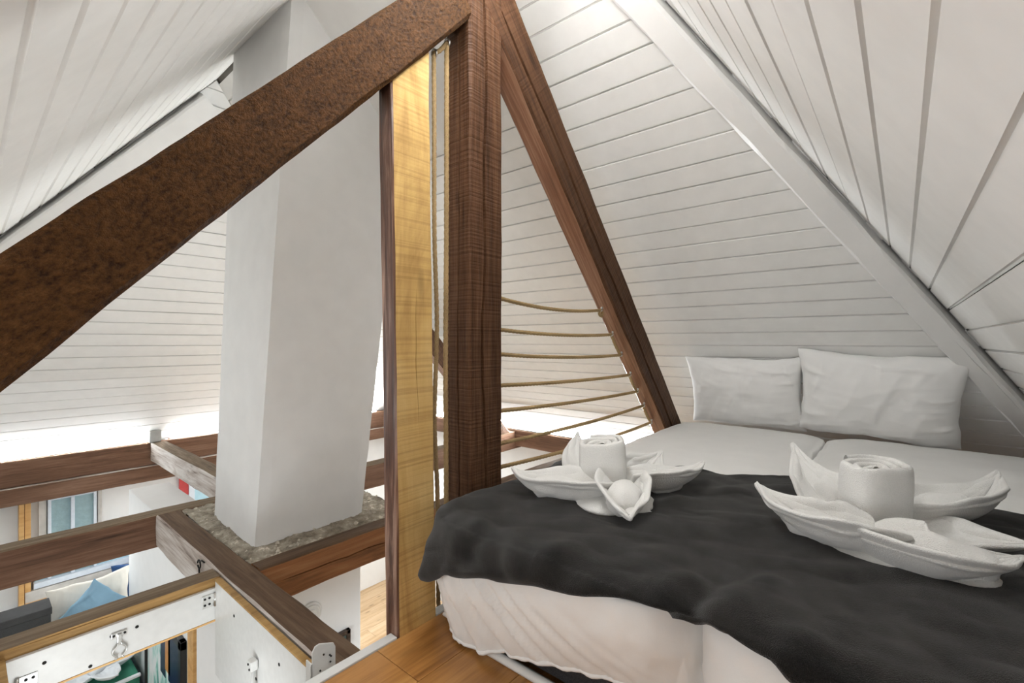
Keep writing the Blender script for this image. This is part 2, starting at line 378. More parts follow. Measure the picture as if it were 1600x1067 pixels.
# ------------------------------------------------------------------ chimney and its mortar bed
def chimney():
    root = empty('chimney', (1.15, 2.58, -.95))
    V = []; F = []; n = 40
    for i in range(n+1):
        z = -.955+(1.95+.955)*i/n; t = z+.95
        a0 = .868+.064*t; a0b = .886+.038*t; a1 = 1.427+(.125*min(t, 1.1)+.075*max(0, t-1.1)); b0 = 2.285; b1 = 2.885
        ring = []
        for (pa, pb, qa, qb, m) in ((a0, b0, a1, b0, 10), (a1, b0, a1, b1, 8), (a1, b1, a0b, b1, 8), (a0b, b1, a0, b0, 8)):
            for k in range(m):
                u = k/m; e = .006 if k == 0 else 0
                x = pa+(qa-pa)*u; y = pb+(qb-pb)*u
                d = .004*nz(x*4, y*4, z*3)+.002*nz(x*13, y*13, z*9)
                cx, cy = (a0+a1)/2, (b0+b1)/2
                v = Vector((x-cx, y-cy)); v = v*(1-e/max(v.length, .01)); v += v.normalized()*d
                zz_ = z+(.006*nz(x*14, y*14, 0) if i == 0 else 0)
                ring.append((cx+v.x-1.15, cy+v.y-2.58, zz_+.95))
        m_ = len(ring); V += ring
        if i:
            for k in range(m_): F.append(((i-1)*m_+k, (i-1)*m_+(k+1) % m_, i*m_+(k+1) % m_, i*m_+k))
    o = mesh_obj('shaft', V, F, PLASTER, root, False)
    tag(root, 'white plastered leaning chimney shaft standing on a bed of mortar', 'chimney')
chimney()
def mortar():
    root = empty('mortar_bed', (1.2, 2.6, -.97)); V = []; F = []; na, nb = 70, 70
    a0, a1, b0, b1 = .80, 1.66, 2.14, 3.12
    for i in range(na+1):
        for j in range(nb+1):
            a = a0+(a1-a0)*i/na; b = b0+(b1-b0)*j/nb
            d = max(abs(a-1.15)-.30, abs(b-2.58)-.32)
            z = -.960+.012*nz(a*9, b*9, 1)+.009*nz(a*25, b*25, 2)+.009*nz(a*60, b*60, 5)+.008*max(0, 1-max(d, 0)/.05)
            V.append((a-1.2, b-2.6, z+.97))
    for i in range(na):
        for j in range(nb):
            q = i*(nb+1)+j; F.append((q, q+nb+1, q+nb+2, q+1))
    mesh_obj('mortar', V, F, MORTAR, root, True)
    mb = MB()
    for k in range(420):
        a = R.uniform(a0+.01, a1-.01); b = R.uniform(b0+.01, b1-.01)
        if abs(a-1.15) < .27 and abs(b-2.58) < .28: continue
        r = R.uniform(.004, .02); c = Vector((a-1.2, b-2.6, R.uniform(.0, .022)))
        vs = [c+Vector((R.uniform(.5, 1)*r*x, R.uniform(.5, 1)*r*y, R.uniform(.4, .8)*r*z)) for x, y, z in ((1, 0, 0), (-1, 0, 0), (0, 1, 0), (0, -1, 0), (0, 0, 1), (0, 0, -1))]
        mb.add(vs, [(0, 2, 4), (2, 1, 4), (1, 3, 4), (3, 0, 4), (2, 0, 5), (1, 2, 5), (3, 1, 5), (0, 3, 5)])
    o = mb.build('mortar_crumbs', plain('pale_mortar_crumb', (.62, .56, .46), .95, var=.4, nscale=25), root); o['kind'] = 'stuff'
    mb = MB(); mb.box((a0-1.2, b0-2.6, -.16), (a1-1.2, b1-2.6, -.03)); mb.build('underlay', PLASTERL, root)
    tag(root, 'rough grey crumbling mortar bed around the foot of the chimney', 'mortar')
mortar()

def head_panel():
    S = Vector((-HK, 0, 1)).normalized(); Nn = Vector((-1, 0, -HK)).normalized(); O = Vector((HA, 0, 0)); V = []
    for s in (1.12*hk, ZR*hk-.01):
        for b in (1.34, 2.42):
            for d in (.002, .014): V.append(O+S*s+Vector((0, b, 0))+Nn*d)
    m = MB(); m.add(V, [(0, 1, 3, 2), (4, 6, 7, 5), (0, 4, 5, 1), (2, 3, 7, 6), (0, 2, 6, 4), (1, 5, 7, 3)])
    tag(m.build('trim_3', PLASTER), 'smooth white panel below the ridge beside the chimney', None, None, 'structure')
head_panel()
# ------------------------------------------------------------------ truss
ZP = Vector((0, 0, 1))
beam('king_post', (1.171, 1.167, -1.15), (0, 0, 1), (0, -1, 0), 2.86, .163, .134, [W_DARK]*4,
     'thick dark brown upright post with a long crack, next to the bed corner', 'post', 11, .002, .007,
     [(2, -.014, .05, .016, .15, 2.8), (1, .012, .03, .009, .2, 2.7)], .03)
bd = Vector((1, 0, 1.10)).normalized(); bn = Vector((1.10, 0, -1)).normalized()
st = Vector((-.75, 1.15, 0)); st.z = 1.10*(-.75)-.012+.0
def big():
    # lower edge passes (.039,-.08) (1.097,1.075); 0.148 thick
    c0 = Vector((-.62, 1.152, -.08+1.10*(-.62-.039)))-bn*.074
    L = (1.088+.62+.02)*math.hypot(1, 1.10)
    beam('strut_beam', c0, bd, Vector((0, -1, 0)), L, .148, .104, [W_BIG]*4, 'broad dark brown sloping timber running up to the dark post', 'beam', 21, .004, .010, (), .03)
big()
rd = Vector((1, 0, -1.063)).normalized(); rn = Vector((-1.063, 0, -1)).normalized()
def brace():
    # underside line z = .71 - 1.063 (a - 1.595); 0.19 thick
    a0 = 1.235; z0 = .71-1.063*(a0-1.595); c0 = Vector((a0, 1.152, z0))-rn*.095
    c0 -= rd*.14
    beam('strut_beam', c0, rd, Vector((0, -1, 0)), 2.9, .19, .104, [W_DARK, W_DARK, W_DARK, W_RED],
         'reddish brown cracked sloping timber coming down to the bed edge, ropes hooked to it', 'beam', 31, .002, .008, [(2, .018, .05, .022, .05, 2.85)], .03)
brace()
beam('prop_board', (.8925, 1.151, -1.14), (-.0155, 0, 1), (0, -1, 0), 2.09, .142, .064, [W_GRAIN, W_GRAIN, W_PALE, W_GRAIN],
     'pale sawn timber post with a dark grained side, under the sloping timber', 'post', 41, .0015, .004, [(2, .012, .006, .003, .9, 1.3)], .03)

# ------------------------------------------------------------------ joists and plates at the old ceiling level
ZJ = -.95
def joist(name, a0, a1, b0, b1, zt, h, mats, label, seed, cracks=(), amp=.003):
    return beam(name, ((a0), (b0+b1)/2, zt-h/2), (1, 0, 0), ZP, a1-a0, b1-b0, h, mats, label, 'beam', seed, amp, .006, cracks, .05)
def cross(name, a0, a1, b0, b1, zt, h, mats, label, seed, cracks=(), amp=.003):
    return beam(name, ((a0+a1)/2, b0, zt-h/2), (0, 1, 0), ZP, b1-b0, a1-a0, h, mats, label, 'beam', seed, amp, .006, cracks, .05)
joist('ceiling_joist', -1.0, 3.86, 3.125, 3.235, ZJ, .18, [W_JOIST, W_JOIST, W_GREY, W_JOIST], 'long brown joist with a grey top passing behind the chimney foot', 51)
joist('ceiling_joist', .80, 3.86, 2.045, 2.14, ZJ, .165, [W_ORANGE, W_JOIST, W_TOP, W_ORANGE], 'orange brown cracked joist in front of the chimney foot', 52, [(3, .0, .02, .008, .05, 1.4)])
cross('trimmer_beam', .683, .795, 1.17, 3.12, ZJ, .17, [W_JOIST, W_WASH, W_TOP, W_JOIST], 'dark brown trimmer between the hatch and the chimney, whitewashed side', 53)
cross('tie_beam', 1.14, 1.265, 3.24, 5.39, ZJ, .17, [W_JOIST, W_WASH, W_GREY, W_JOIST], 'whitewashed short beam from the eaves beam to behind the chimney', 54)
joist('eaves_beam', -1.2, 4.1, 5.40, 5.52, ZJ, .21, [W_JOIST]*4, 'brown eaves beam under the bright light strip', 55)
joist('eaves_beam', -1.2, 4.1, 5.375, 5.52, ZJ-.212, .143, [W_JOIST, W_JOIST, W_WASH, W_JOIST], 'lower brown eaves beam above the room window', 56)
cross('wall_plate', 3.76, 3.90, -.4, 5.37, -.93, .17, [W_RED, W_JOIST, W_GREY, W_JOIST], 'brown wall plate at the foot of the slope behind the rope railing', 57)
joist('ceiling_joist', .80, 3.80, 1.165, 1.24, -1.0, .15, [W_JOIST]*4, 'brown joist along the edge of the loft floor under the posts', 58)
# far truss strut glimpsed between the posts
rd2 = Vector((1, 0, -1.02)).normalized()
beam('strut_beam', (2.2, 3.18, .45), rd2, Vector((0, -1, 0)), 2.1, .16, .10, [W_DARK, W_DARK, W_DARK, W_RED], 'far brown strut glimpsed between the pale and dark posts', 'beam', 59, .002, .006, (), .06)

# ------------------------------------------------------------------ light strips and grey box at the eaves
LED2 = emis('led_strip_light_plate', (.92, .97, 1), 360)
def led(name, p0, p1, label, mat=None):
    root = empty(name, p0); p0 = Vector(p0); d = Vector(p1)-p0; mb = MB()
    if abs(d.x) > abs(d.y): mb.box((0, -.012, 0), (d.x, .012, .006)); m2 = MB(); m2.box((0, -.018, -.008), (d.x, .018, -.0005), .002)
    else: mb.box((-.012, 0, 0), (.012, d.y, .006)); m2 = MB(); m2.box((-.018, 0, -.008), (.018, d.y, -.0005), .002)
    mb.build('led_band', mat or LED, root); m2.build('channel', WMETAL, root); tag(root, label, 'light strip')
led('led_strip', (-.7, 5.445, -.942), (1.12, 5.445, -.942), 'bright light strip on the eaves beam on the hatch side of the grey box')
led('led_strip', (1.31, 5.445, -.942), (3.6, 5.445, -.942), 'bright light strip on the eaves beam behind the chimney')
led('led_strip', (3.79, 1.5, -.918), (3.79, 5.0, -.918), 'bright light strip on the wall plate behind the rope railing', LED2)
def greybox():
    root = empty('junction_box', (1.17, 5.395, -.95)); mb = MB(); mb.box((-.045, -.03, .003), (.05, .035, .115), .012); mb.build('housing', GREYP, root)
    mb = MB(); mb.box((-.04, -.036, .095), (.045, -.028, .11), .003); mb.build('lid_edge', GREYP, root)
    mb = MB(); mb.tube([(.05, 0, .02), (.08, .0, .015), (.1, .02, .01)], .006); mb.build('cable', WMETAL, root, True)
    tag(root, 'small grey box on the eaves beam where the whitewashed beam starts', 'box')
greybox()

# ------------------------------------------------------------------ loft floor, white edge trim
ZF = -.86
def floor():
    mb = MB(); mb.box((-1.12, -.86, ZF-.07), (3.70, 1.10, ZF-.018)); root = mb.build('floor', W_JOIST); tag(root, 'oak boarded loft floor', None, None, 'structure')
    edges = [1.118, .937, .757, .577, .397, .217, .037, -.143, -.323, -.503, -.683, -.85]
    for i, (b1, b0) in enumerate(zip(edges, edges[1:])):
        ends = [-1.1]; x = [.744, -.2, .35, 1.4, .1, .9, .4, 1.2, -.3, .7, .2][i]; 
        while x > -1.0: x -= 1.6
        x += 1.6
        while x < 3.6: ends.append(x); x += 1.6
        ends.append(3.68)
        for x0, x1 in zip(ends, ends[1:]):
            if x1-x0 < .05: continue
            m = MB(); m.box((0, b0+.0008-(b0+b1)/2, -.018), (x1-x0-.0016, b1-.0008-(b0+b1)/2, 0), .0015)
            o = m.build('floorboard', W_FLOOR); o.location = (x0+.0008, (b0+b1)/2, ZF); o.parent = root
floor()
mb = MB(); mb.box((-1.1, 1.119, ZF-.13), (.812, 1.15, ZF+.004), .002); tag(mb.build('trim_1', WMETAL), 'white edge strip of the loft floor beside the hatch', None, None, 'structure')
mb = MB(); mb.box((.96, 1.119, ZF-.10), (3.6, 1.15, ZF+.004), .002); tag(mb.build('trim_2', WMETAL), 'white edge strip of the loft floor beyond the pale post', None, None, 'structure')

# ------------------------------------------------------------------ hatch lining and fittings
def screw(mb, c, n, r=.006):
    c = Vector(c); n = Vector(n).normalized(); mb.tube([c-n*.002, c+n*.0015], r, 8)
beam('hatch_header', (-.9, 2.165, ZJ-.02), (1, 0, 0), ZP, 1.575, .092, .04, [W_HATCH, W_GREY, W_GREY, W_HATCH], 'honey coloured board edge above the white hatch lining', 'beam', 61, .002, .003, [(3, -.010, .008, .004, .96, 1.30)], .04)
def lining(name, box0, box1, inner, label, screws, n):
    root = empty(name, [(x+y)/2 for x, y in zip(box0, box1)]); L = root.location; m = MB()
    m.box(Vector(box0)-L, Vector(box1)-L, .002); pan = m.build('panel', WMETAL, root)
    (e0, e1, mat) = inner; m = MB(); m.box(Vector(e0)-L, Vector(e1)-L, .001); m.build('raw_edge', mat, root)
    for c in screws:
        m = MB(); screw(m, Vector(c)-L, n, .0055); m.build('screw', DARKHOLE, pan)
    tag(root, label, 'hatch lining')
lining('hatch_lining', (.085, 2.104, -1.112), (.668, 2.12, -.987), ((.085, 2.102, -1.119), (.668, 2.122, -1.1125), W_TRIM), 'white hatch lining board below the honey coloured board',
       [(.17, 2.104, -1.03), (.335, 2.104, -1.025), (.405, 2.104, -1.025), (.62, 2.104, -1.02), (.28, 2.104, -1.1)], (0, -1, 0))
lining('hatch_lining', (.652, 1.17, -1.33), (.668, 2.102, -.957), ((.650, 1.17, -.9565), (.672, 2.10, -.949), W_HATCH), 'white hatch lining board along the dark trimmer, with the gas strut',
       [(.652, 1.90, -1.02), (.652, 1.52, -1.03), (.652, 1.42, -1.09), (.652, 1.7, -1.16)], (-1, 0, 0))
lining('hatch_lining', (.062, 1.2, -1.12), (.084, 2.12, -.99), ((.06, 1.2, -.9895), (.086, 2.12, -.98), W_HATCH), 'narrow hatch lining board at the far end of the hatch opening', [], (1, 0, 0))
cross('hatch_stop_beam', -.06, .055, 1.2, 2.115, ZJ-.02, .16, [W_JOIST]*4, 'dark brown beam closing the outer end of the hatch', 62)
def hinge(loc, sx, label):
    root = empty('corner_hinge', loc); m = MB(); m.box((-.03*sx, -.003, -.025), (.012*sx, 0, .025), .001); lf = m.build('leaf', STEEL, root)
    for (x, z) in ((-.02, .012), (-.02, -.012), (-.004, .012), (-.004, -.012)):
        m = MB(); screw(m, (x*sx, -.0035, z), (0, -1, 0), .0045); m.build('screw', DARKHOLE, lf)
    m = MB(); m.tube([(.015*sx, -.006, -.026), (.015*sx, -.006, .026)], .005, 10); m.build('pin', STEEL, root, True)
    m = MB(); m.box((.018*sx, -.028, -.02), (.022*sx, -.004, .02), .001); m.build('leaf', STEEL, root)
    tag(root, label, 'hinge')
hinge((.636, 2.103, -1.028), 1, 'steel corner hinge where the two white hatch boards meet')
hinge((.125, 2.103, -1.072), -1, 'steel plate hinge at the outer end of the white hatch board')
def clip():
    root = empty('spring_clip', (.355, 2.103, -1.03)); m = MB(); m.box((-.022, -.006, -.004), (.022, 0, .014), .002); m.box((-.006, -.012, -.03), (.006, 0, .008), .002); m.build('mount', STEEL, root)
    for sx in (-1, 1):
        pts = [(.004*sx, -.012, -.022), (.007*sx, -.013, -.03), (.017*sx, -.013, -.042), (.019*sx, -.013, -.054), (.010*sx, -.013, -.066), (.006*sx, -.013, -.07), (.012*sx, -.014, -.076)]
        P = catmull(pts, 5); m = MB(); m.tube(P, .0022, 6); m.tube([p+Vector((0, .008, 0)) for p in P], .0022, 6); m.build('prong', STEEL, root, True)
    for x in (-.015, .015):
        m = MB(); screw(m, (x, -.007, .005), (0, -1, 0), .004); m.build('screw', DARKHOLE, root)
    tag(root, 'steel two-pronged spring clip on the white hatch board', 'clip')
clip()
def gas():
    root = empty('gas_strut', (.645, 1.69, -1.10)); m = MB(); m.box((-.02, -.014, -.016), (.004, .016, .018), .004); m.build('bracket', WMETAL, root)
    for q in ((-.021, .004, .007), (-.021, -.006, -.007)):
        m = MB(); screw(m, q, (-1, 0, 0), .004); m.build('screw', DARKHOLE, root)
    m = MB(); m.tube([(-.006, 0, -.012), (-.03, -.03, -.20), (-.05, -.07, -.45)], .0065, 10); m.build('rod', WMETAL, root, True)
    m = MB(); m.tube([(-.012, -.008, -.07), (-.05, -.072, -.46)], .009, 10); m.build('cylinder', WMETAL, root, True)
    tag(root, 'white gas strut fixed to the hatch lining board', 'strut')
gas()
def bracket():
    root = empty('ladder_bracket', (.655, 1.245, -.95)); V = []; m = MB()
    # upright perforated plate with a folded flange
    out = [(-.032, -.12), (.036, -.12), (.036, .075), (.030, .088), (-.012, .105), (-.024, .103), (-.032, .09), (-.032, .06), (-.038, .055), (-.038, -.02)]
    vs = [(x, -.0, z) for x, z in out]+[(x, .004, z) for x, z in out]; k = len(out)
    m.add(vs, [tuple(range(k)), tuple(range(2*k-1, k-1, -1))]+[(i, k+i, k+(i+1) % k, (i+1) % k) for i in range(k)])
    m.box((-.036, .0, -.12), (-.032, .03, .06), .001); m.build('plate', WMETAL, root)
    for (x, z) in ((.0, .07), (.018, .06), (.02, .04), (.015, .01), (-.01, .03), (.022, .055)):
        q = MB(); screw(q, (x, -.001, z), (0, -1, 0), .0025); q.build('hole', DARKHOLE, root)
    # spring and lever
    P = [Vector((-.05+.0045*i/6., -.012+.009*math.cos(i*1.05), -.055+.009*math.sin(i*1.05)+.0022*i/6)) for i in range(60)]
    q = MB(); q.tube(P, .0022, 6); q.build('spring', STEEL, root, True)
    q = MB(); q.box((-.10, -.02, -.075), (-.055, -.012, -.035), .003); q.tube([(-.1, -.016, -.04), (-.06, -.016, -.08), (-.03, -.016, -.12)], .006, 8); q.build('lever', STEEL, root)
    tag(root, 'white perforated metal ladder bracket with a spring at the loft floor edge', 'bracket')
bracket()
def hookring():
    root = empty('iron_hook', (.676, 2.36, -.965)); P = [Vector((-.006, .0, -.012))+Vector((0, .018*math.cos(t*.42), .018*math.sin(t*.42))) for t in range(15)]
    m = MB(); m.tube(P, .0032, 8); m.build('ring', IRON, root, True); m = MB(); m.tube([(-.006, 0, -.03), (-.006, -.005, -.06), (.012, -.008, -.075)], .0035, 8); m.build('shank', IRON, root, True)
    m = MB(); m.tube([(-.006, -.01, .004), (-.004, -.03, .012), (0, -.05, .008)], .003, 8); m.build('hook', IRON, root, True)
    tag(root, 'black iron ring hook on the whitewashed trimmer side', 'hook')
hookring()

# ------------------------------------------------------------------ ropes
def rope_mesh(name, ctrl, r, parent, smooth_n=12, pitch=.034):
    pts = resample(catmull(ctrl, smooth_n), .0045); fr = frames(pts); n = 15; V = []; F = []; d = 0
    for i, (p, (t, u, v)) in enumerate(zip(pts, fr)):
        if i: d += (p-pts[i-1]).length
        for k in range(n):
            a = 2*PI*k/n; rr = r*(.78+.24*abs(math.cos(1.5*(a-2*PI*d/(pitch*3)*1.0*3/1.0*.5)))**.8)
            V.append(p+(u*math.cos(a)+v*math.sin(a))*rr)
    m = len(pts)
    for i in range(m-1):
        for k in range(n): F.append((i*n+k, i*n+(k+1) % n, (i+1)*n+(k+1) % n, (i+1)*n+k))
    F += [tuple(range(n-1, -1, -1)), tuple((m-1)*n+k for k in range(n))]
    o = mesh_obj(name, V, F, ROPE, None, True)
    return put(o, parent)
def eye(parent, c, n, r=.011, wire=.0028, roll=None):
    c = Vector(c); n = Vector(n).normalized(); h = Vector((0, 1, 0)) if roll is None else Vector(roll); s = (h-n*h.dot(n)).normalized()
    m = MB(); m.tube([c+n*(.012+r)+(n*math.cos(t)+s*math.sin(t))*r for t in [2*PI*k/16 for k in range(16)]], wire, 7, closed=True); m.tube([c-n*.004, c+n*.013], wire, 7)
    m.tube([c, c+n*.003], wire*2, 8)
    return put(m.build('eye_screw', STEEL, None, True), parent)
def railing():
    root = empty('rope_railing', (1.9, 1.17, -.5))
    us = lambda a: .71-1.063*(a-1.595)
    hk_ = [2.10, 2.215, 2.318, 2.425, 2.520, 2.605, 2.712]
    zp = [.172, .049, -.044, -.164, -.26, -.385, -.473]
    sag = [.030, .022, .022, .014, .016, .022, .03]
    hooks = []
    for a in hk_:
        c = Vector((a, 1.17, us(a)-.0)); eye(root, c, rn, .010, .003); hooks.append(c+rn*.022)
    for i, (h, z) in enumerate(zip(hooks, zp)):
        p0 = Vector((1.252, 1.17, z+.0)); pts = []
        for k in range(9):
            t = k/8; q = p0.lerp(h, t); q.z -= sag[i]*4*t*(1-t)*(.6 if i else .8); pts.append(q)
        pts = [p0+Vector((-.03, .035, .0))]+pts
        rope_mesh('rope_span', pts, .0082, root, 4)
    for i, j in ((1, 2), (3, 4), (5, 6)):
        rope_mesh('rope_loop', [hooks[i], (hooks[i]+hooks[j])/2+rn*.006, hooks[j]], .0080, root, 6)
    rope_mesh('rope_loop', [hooks[0]+Vector((0, 0, 0)), hooks[0]+Vector((.02, .0, -.012)), hooks[0]+Vector((.012, 0, -.03)), hooks[0]+Vector((-.012, 0, -.02)), hooks[0]], .007, root, 5)
    tag(root, 'hemp rope strung in seven lines from the dark post to the sloping timber', 'rope railing')
railing()
def hanging():
    root = empty('hanging_rope', (1.01, 1.16, -.8)); bu = lambda a: -.08+1.10*(a-.039)
    e1 = Vector((.984, 1.165, bu(.984))); e2 = Vector((1.040, 1.165, bu(1.040)))
    for e in (e1, e2): eye(root, e, bn*.4+Vector((0, 0, -1)), .012, .003, (0, 1, 0))
    r1 = e1+Vector((.004, 0, -.028)); r2 = e2+Vector((.004, 0, -.028))
    rope_mesh('rope_strand', [r1, r1+Vector((.002, 0, -.2)), Vector((.991, 1.165, .35)), Vector((1.003, 1.167, .05)), Vector((.991, 1.165, -.25)), Vector((1.004, 1.165, -.52)), Vector((1.008, 1.165, -.95))], .0075, root, 20)
    rope_mesh('rope_strand', [r2, Vector((1.043, 1.165, .4)), Vector((1.040, 1.166, -.1)), Vector((1.042, 1.165, -.5)), Vector((1.038, 1.165, -.95))], .0085, root, 20)
    rope_mesh('rope_loop', [r1+Vector((.0, 0, .004)), (r1+r2)/2+Vector((0, 0, -.002)), r2+Vector((0, 0, .004))], .0075, root, 6)
    tag(root, 'hemp rope hanging in two strands between the pale post and the dark post', 'rope')
hanging()

# ------------------------------------------------------------------ bed
ZB = -.5
def outline(a0, a1, b0, b1, rc, n=400):
    """rounded rectangle, counter-clockwise, starting at the front (a0) going to larger b..."""
    segs = []
    def arc(ca, cb, t0, t1): 
        return [('arc', ca, cb, t0, t1)]
    pts = []
    L = [(a0, b0+rc, a0, b1-rc), (a0+rc, b1, a1-rc, b1), (a1, b1-rc, a1, b0+rc), (a1-rc, b0, a0+rc, b0)]
    cs = [(a0+rc, b1-rc, PI, PI/2), (a1-rc, b1-rc, PI/2, 0), (a1-rc, b0+rc, 0, -PI/2), (a0+rc, b0+rc, -PI/2, -PI)]
    nl = [(-1, 0), (0, 1), (1, 0), (0, -1)]
    step = (2*(a1-a0)+2*(b1-b0))/n
    for (xa, xb, ya, yb), c, nn in zip(L, cs, nl):
        ln = math.hypot(ya-xa, yb-xb); k = max(2, int(ln/step))
        for i in range(k): t = i/k; pts.append((xa+(ya-xa)*t, xb+(yb-xb)*t, *nn))
        k = max(6, int(rc*PI/2/step*1.5))
        for i in range(k): t = c[2]+(c[3]-c[2])*i/k; pts.append((c[0]+rc*math.cos(t), c[1]+rc*math.sin(t), math.cos(t), math.sin(t)))
    return pts
def mattress(a0, a1, b0, b1, label, slabel, fan, seed):
    cx, cy = (a0+a1)/2, (b0+b1)/2; hw = (b1-b0)/2; rc = .13
    ol = outline(a0, a1, b0, b1, rc, 520); m = len(ol)
    skel = [(min(max(p[0], a0+hw), a1-hw), cy) for p in ol]
    # mattress body
    root = empty('mattress', (cx, cy, ZF)); V = []; F = []; prof = [(1., ZB-.03), (.6, ZB-.025), (.12, ZB-.03), (.03, ZB-.045), (.012, ZB-.08), (.012, ZF+.03), (.03, ZF+.008), (.06, ZF), (1., ZF)]
    for (f, z) in prof:
        for p, s in zip(ol, skel):
            if f > .1: x, y = p[0]+(s[0]-p[0])*f, p[1]+(s[1]-p[1])*f
            else:
                f2 = f*1.2+.012+max(0, -p[2])*.062*((ZB-z)/.36)**1.6
                x, y = p[0]-p[2]*f2, p[1]-p[3]*f2
            V.append((x-cx, y-cy, z-ZF))
    for i in range(len(prof)-1):
        for k in range(m): F.append((i*m+k, (i+1)*m+k, (i+1)*m+(k+1) % m, i*m+(k+1) % m))
    mesh_obj('body', V, F, GREYF, root, True)
    q = MB(); q.tube([(p[0]-p[2]*(.012+.055*max(0, -p[2]))-cx, p[1]-p[3]*.02-cy, .012) for p in ol[::2]], .012, 8, closed=True); q.build('piping', PIPING, root, True)
    tag(root, label, 'mattress')
    # fitted sheet
    V = []; F = []; NR = 56; hem = []
    sroot = empty('fitted_sheet', (cx, cy, ZF)); acc = 0
    for j in range(NR+1):
        for k, (p, s) in enumerate(zip(ol, skel)):
            front = max(0, -p[2]); 
            bb = p[1]
            # hem height round the mattress: low at the corner, rising along the front
            hz = ZF+.025
            if front > .5:
                d = max(0, b1-.16-bb) if fan > 0 else .0
                hz = ZF+.014+min(.12, .30*d*(1-.25*d)) if fan > 0 else ZF+.06
            if j <= 22:
                t = j/22; f = (1-t)**1.3
                x, y = p[0]+(s[0]-p[0])*f, p[1]+(s[1]-p[1])*f
                edge = math.hypot(x-p[0], y-p[1])
                z = ZB-.012*math.exp(-(edge/.05)**2)-.006*math.exp(-(edge/.02)**2)
                x -= p[2]*0; wr = .0035*nz(x*5+seed, y*5, 1)+.0022*nz(x*11, y*17, seed)
                ridge = max(0, nz(x*2.2+seed, y*7+x*1.5, 4)); z += wr+.004*ridge**2
                out = 0
            else:
                t = (j-22)/(NR-22); dep = t*(ZB-hz)
                ang = min(1, dep/.05)
                out = .012*math.sin(ang*PI/2)+.012*math.sin(min(1, t)*PI)
                z = ZB-.018-(dep-.018 if dep > .018 else dep*.3) if dep > 0 else ZB-.018
                z = ZB-.018-max(0, dep-.018)
                # inward lean to the bottom edge
                out -= .055*t**2.2*front
                # pleats fanning out from the corner
                s_ = (b1-.07-bb) if front > .3 else -.12*(1-front)
                apx = dep+.16
                psi = (s_+.10)/apx if fan > 0 else (bb-b0)/(apx+.1)
                am = .0135*max(0, 1-abs(psi-.55)/1.7)*(front > .05)
                pl = 1.3*(1-2*abs(math.sin(psi*13+.9*nz(psi*3, dep*2, seed))))+.5*math.sin(psi*47+2*nz(psi*5, dep*3, seed+3))
                out += am*(.25+.75*min(1, dep/.15))*pl*(.6+.6*nz(psi*4, dep*4, 2))
                out += .007*nz(bb*6+p[0]*6, dep*7, seed)+.006*nz(bb*13+p[0]*9+dep*9, dep*10, seed+1)+.004*nz(bb*30, dep*24, seed+2)+.005*max(0, nz(bb*11+dep*8, dep*4-bb*3, seed+6))
                if t > .88: out += .0025*math.sin(k*.9)*(t-.88)*8
                x, y = p[0]+p[2]*out, p[1]+p[3]*out
            if j == NR: hem.append(Vector((x-cx, y-cy, z-ZF)))
            V.append((x-cx, y-cy, z-ZF))
    for j in range(NR):
        for k in range(m): F.append((j*m+k, (j+1)*m+k, (j+1)*m+(k+1) % m, j*m+(k+1) % m))
    mesh_obj('cover', V, F, COTTON, sroot, True)
    q = MB(); q.tube([h+Vector((ol[k][2]*-.001, ol[k][3]*-.001, .004*math.sin(k*1.7)*.3)) for k, h in enumerate(hem)], [.0058+.0008*math.sin(k*1.1) for k in range(m)], 7, closed=True)
    q.build('elastic_hem', COTTON, sroot, True)
    tag(sroot, slabel, 'bed sheet')
mattress(.865, 3.02, .320, 1.066, 'dark grey mattress with white piping next to the posts', 'white fitted sheet with gathered corner on the mattress by the posts', 1, 1.3)
mattress(.865, 3.02, -.485, .288, 'dark grey mattress under the low side slope', 'white fitted sheet on the mattress under the low side slope', -1, 7.7)

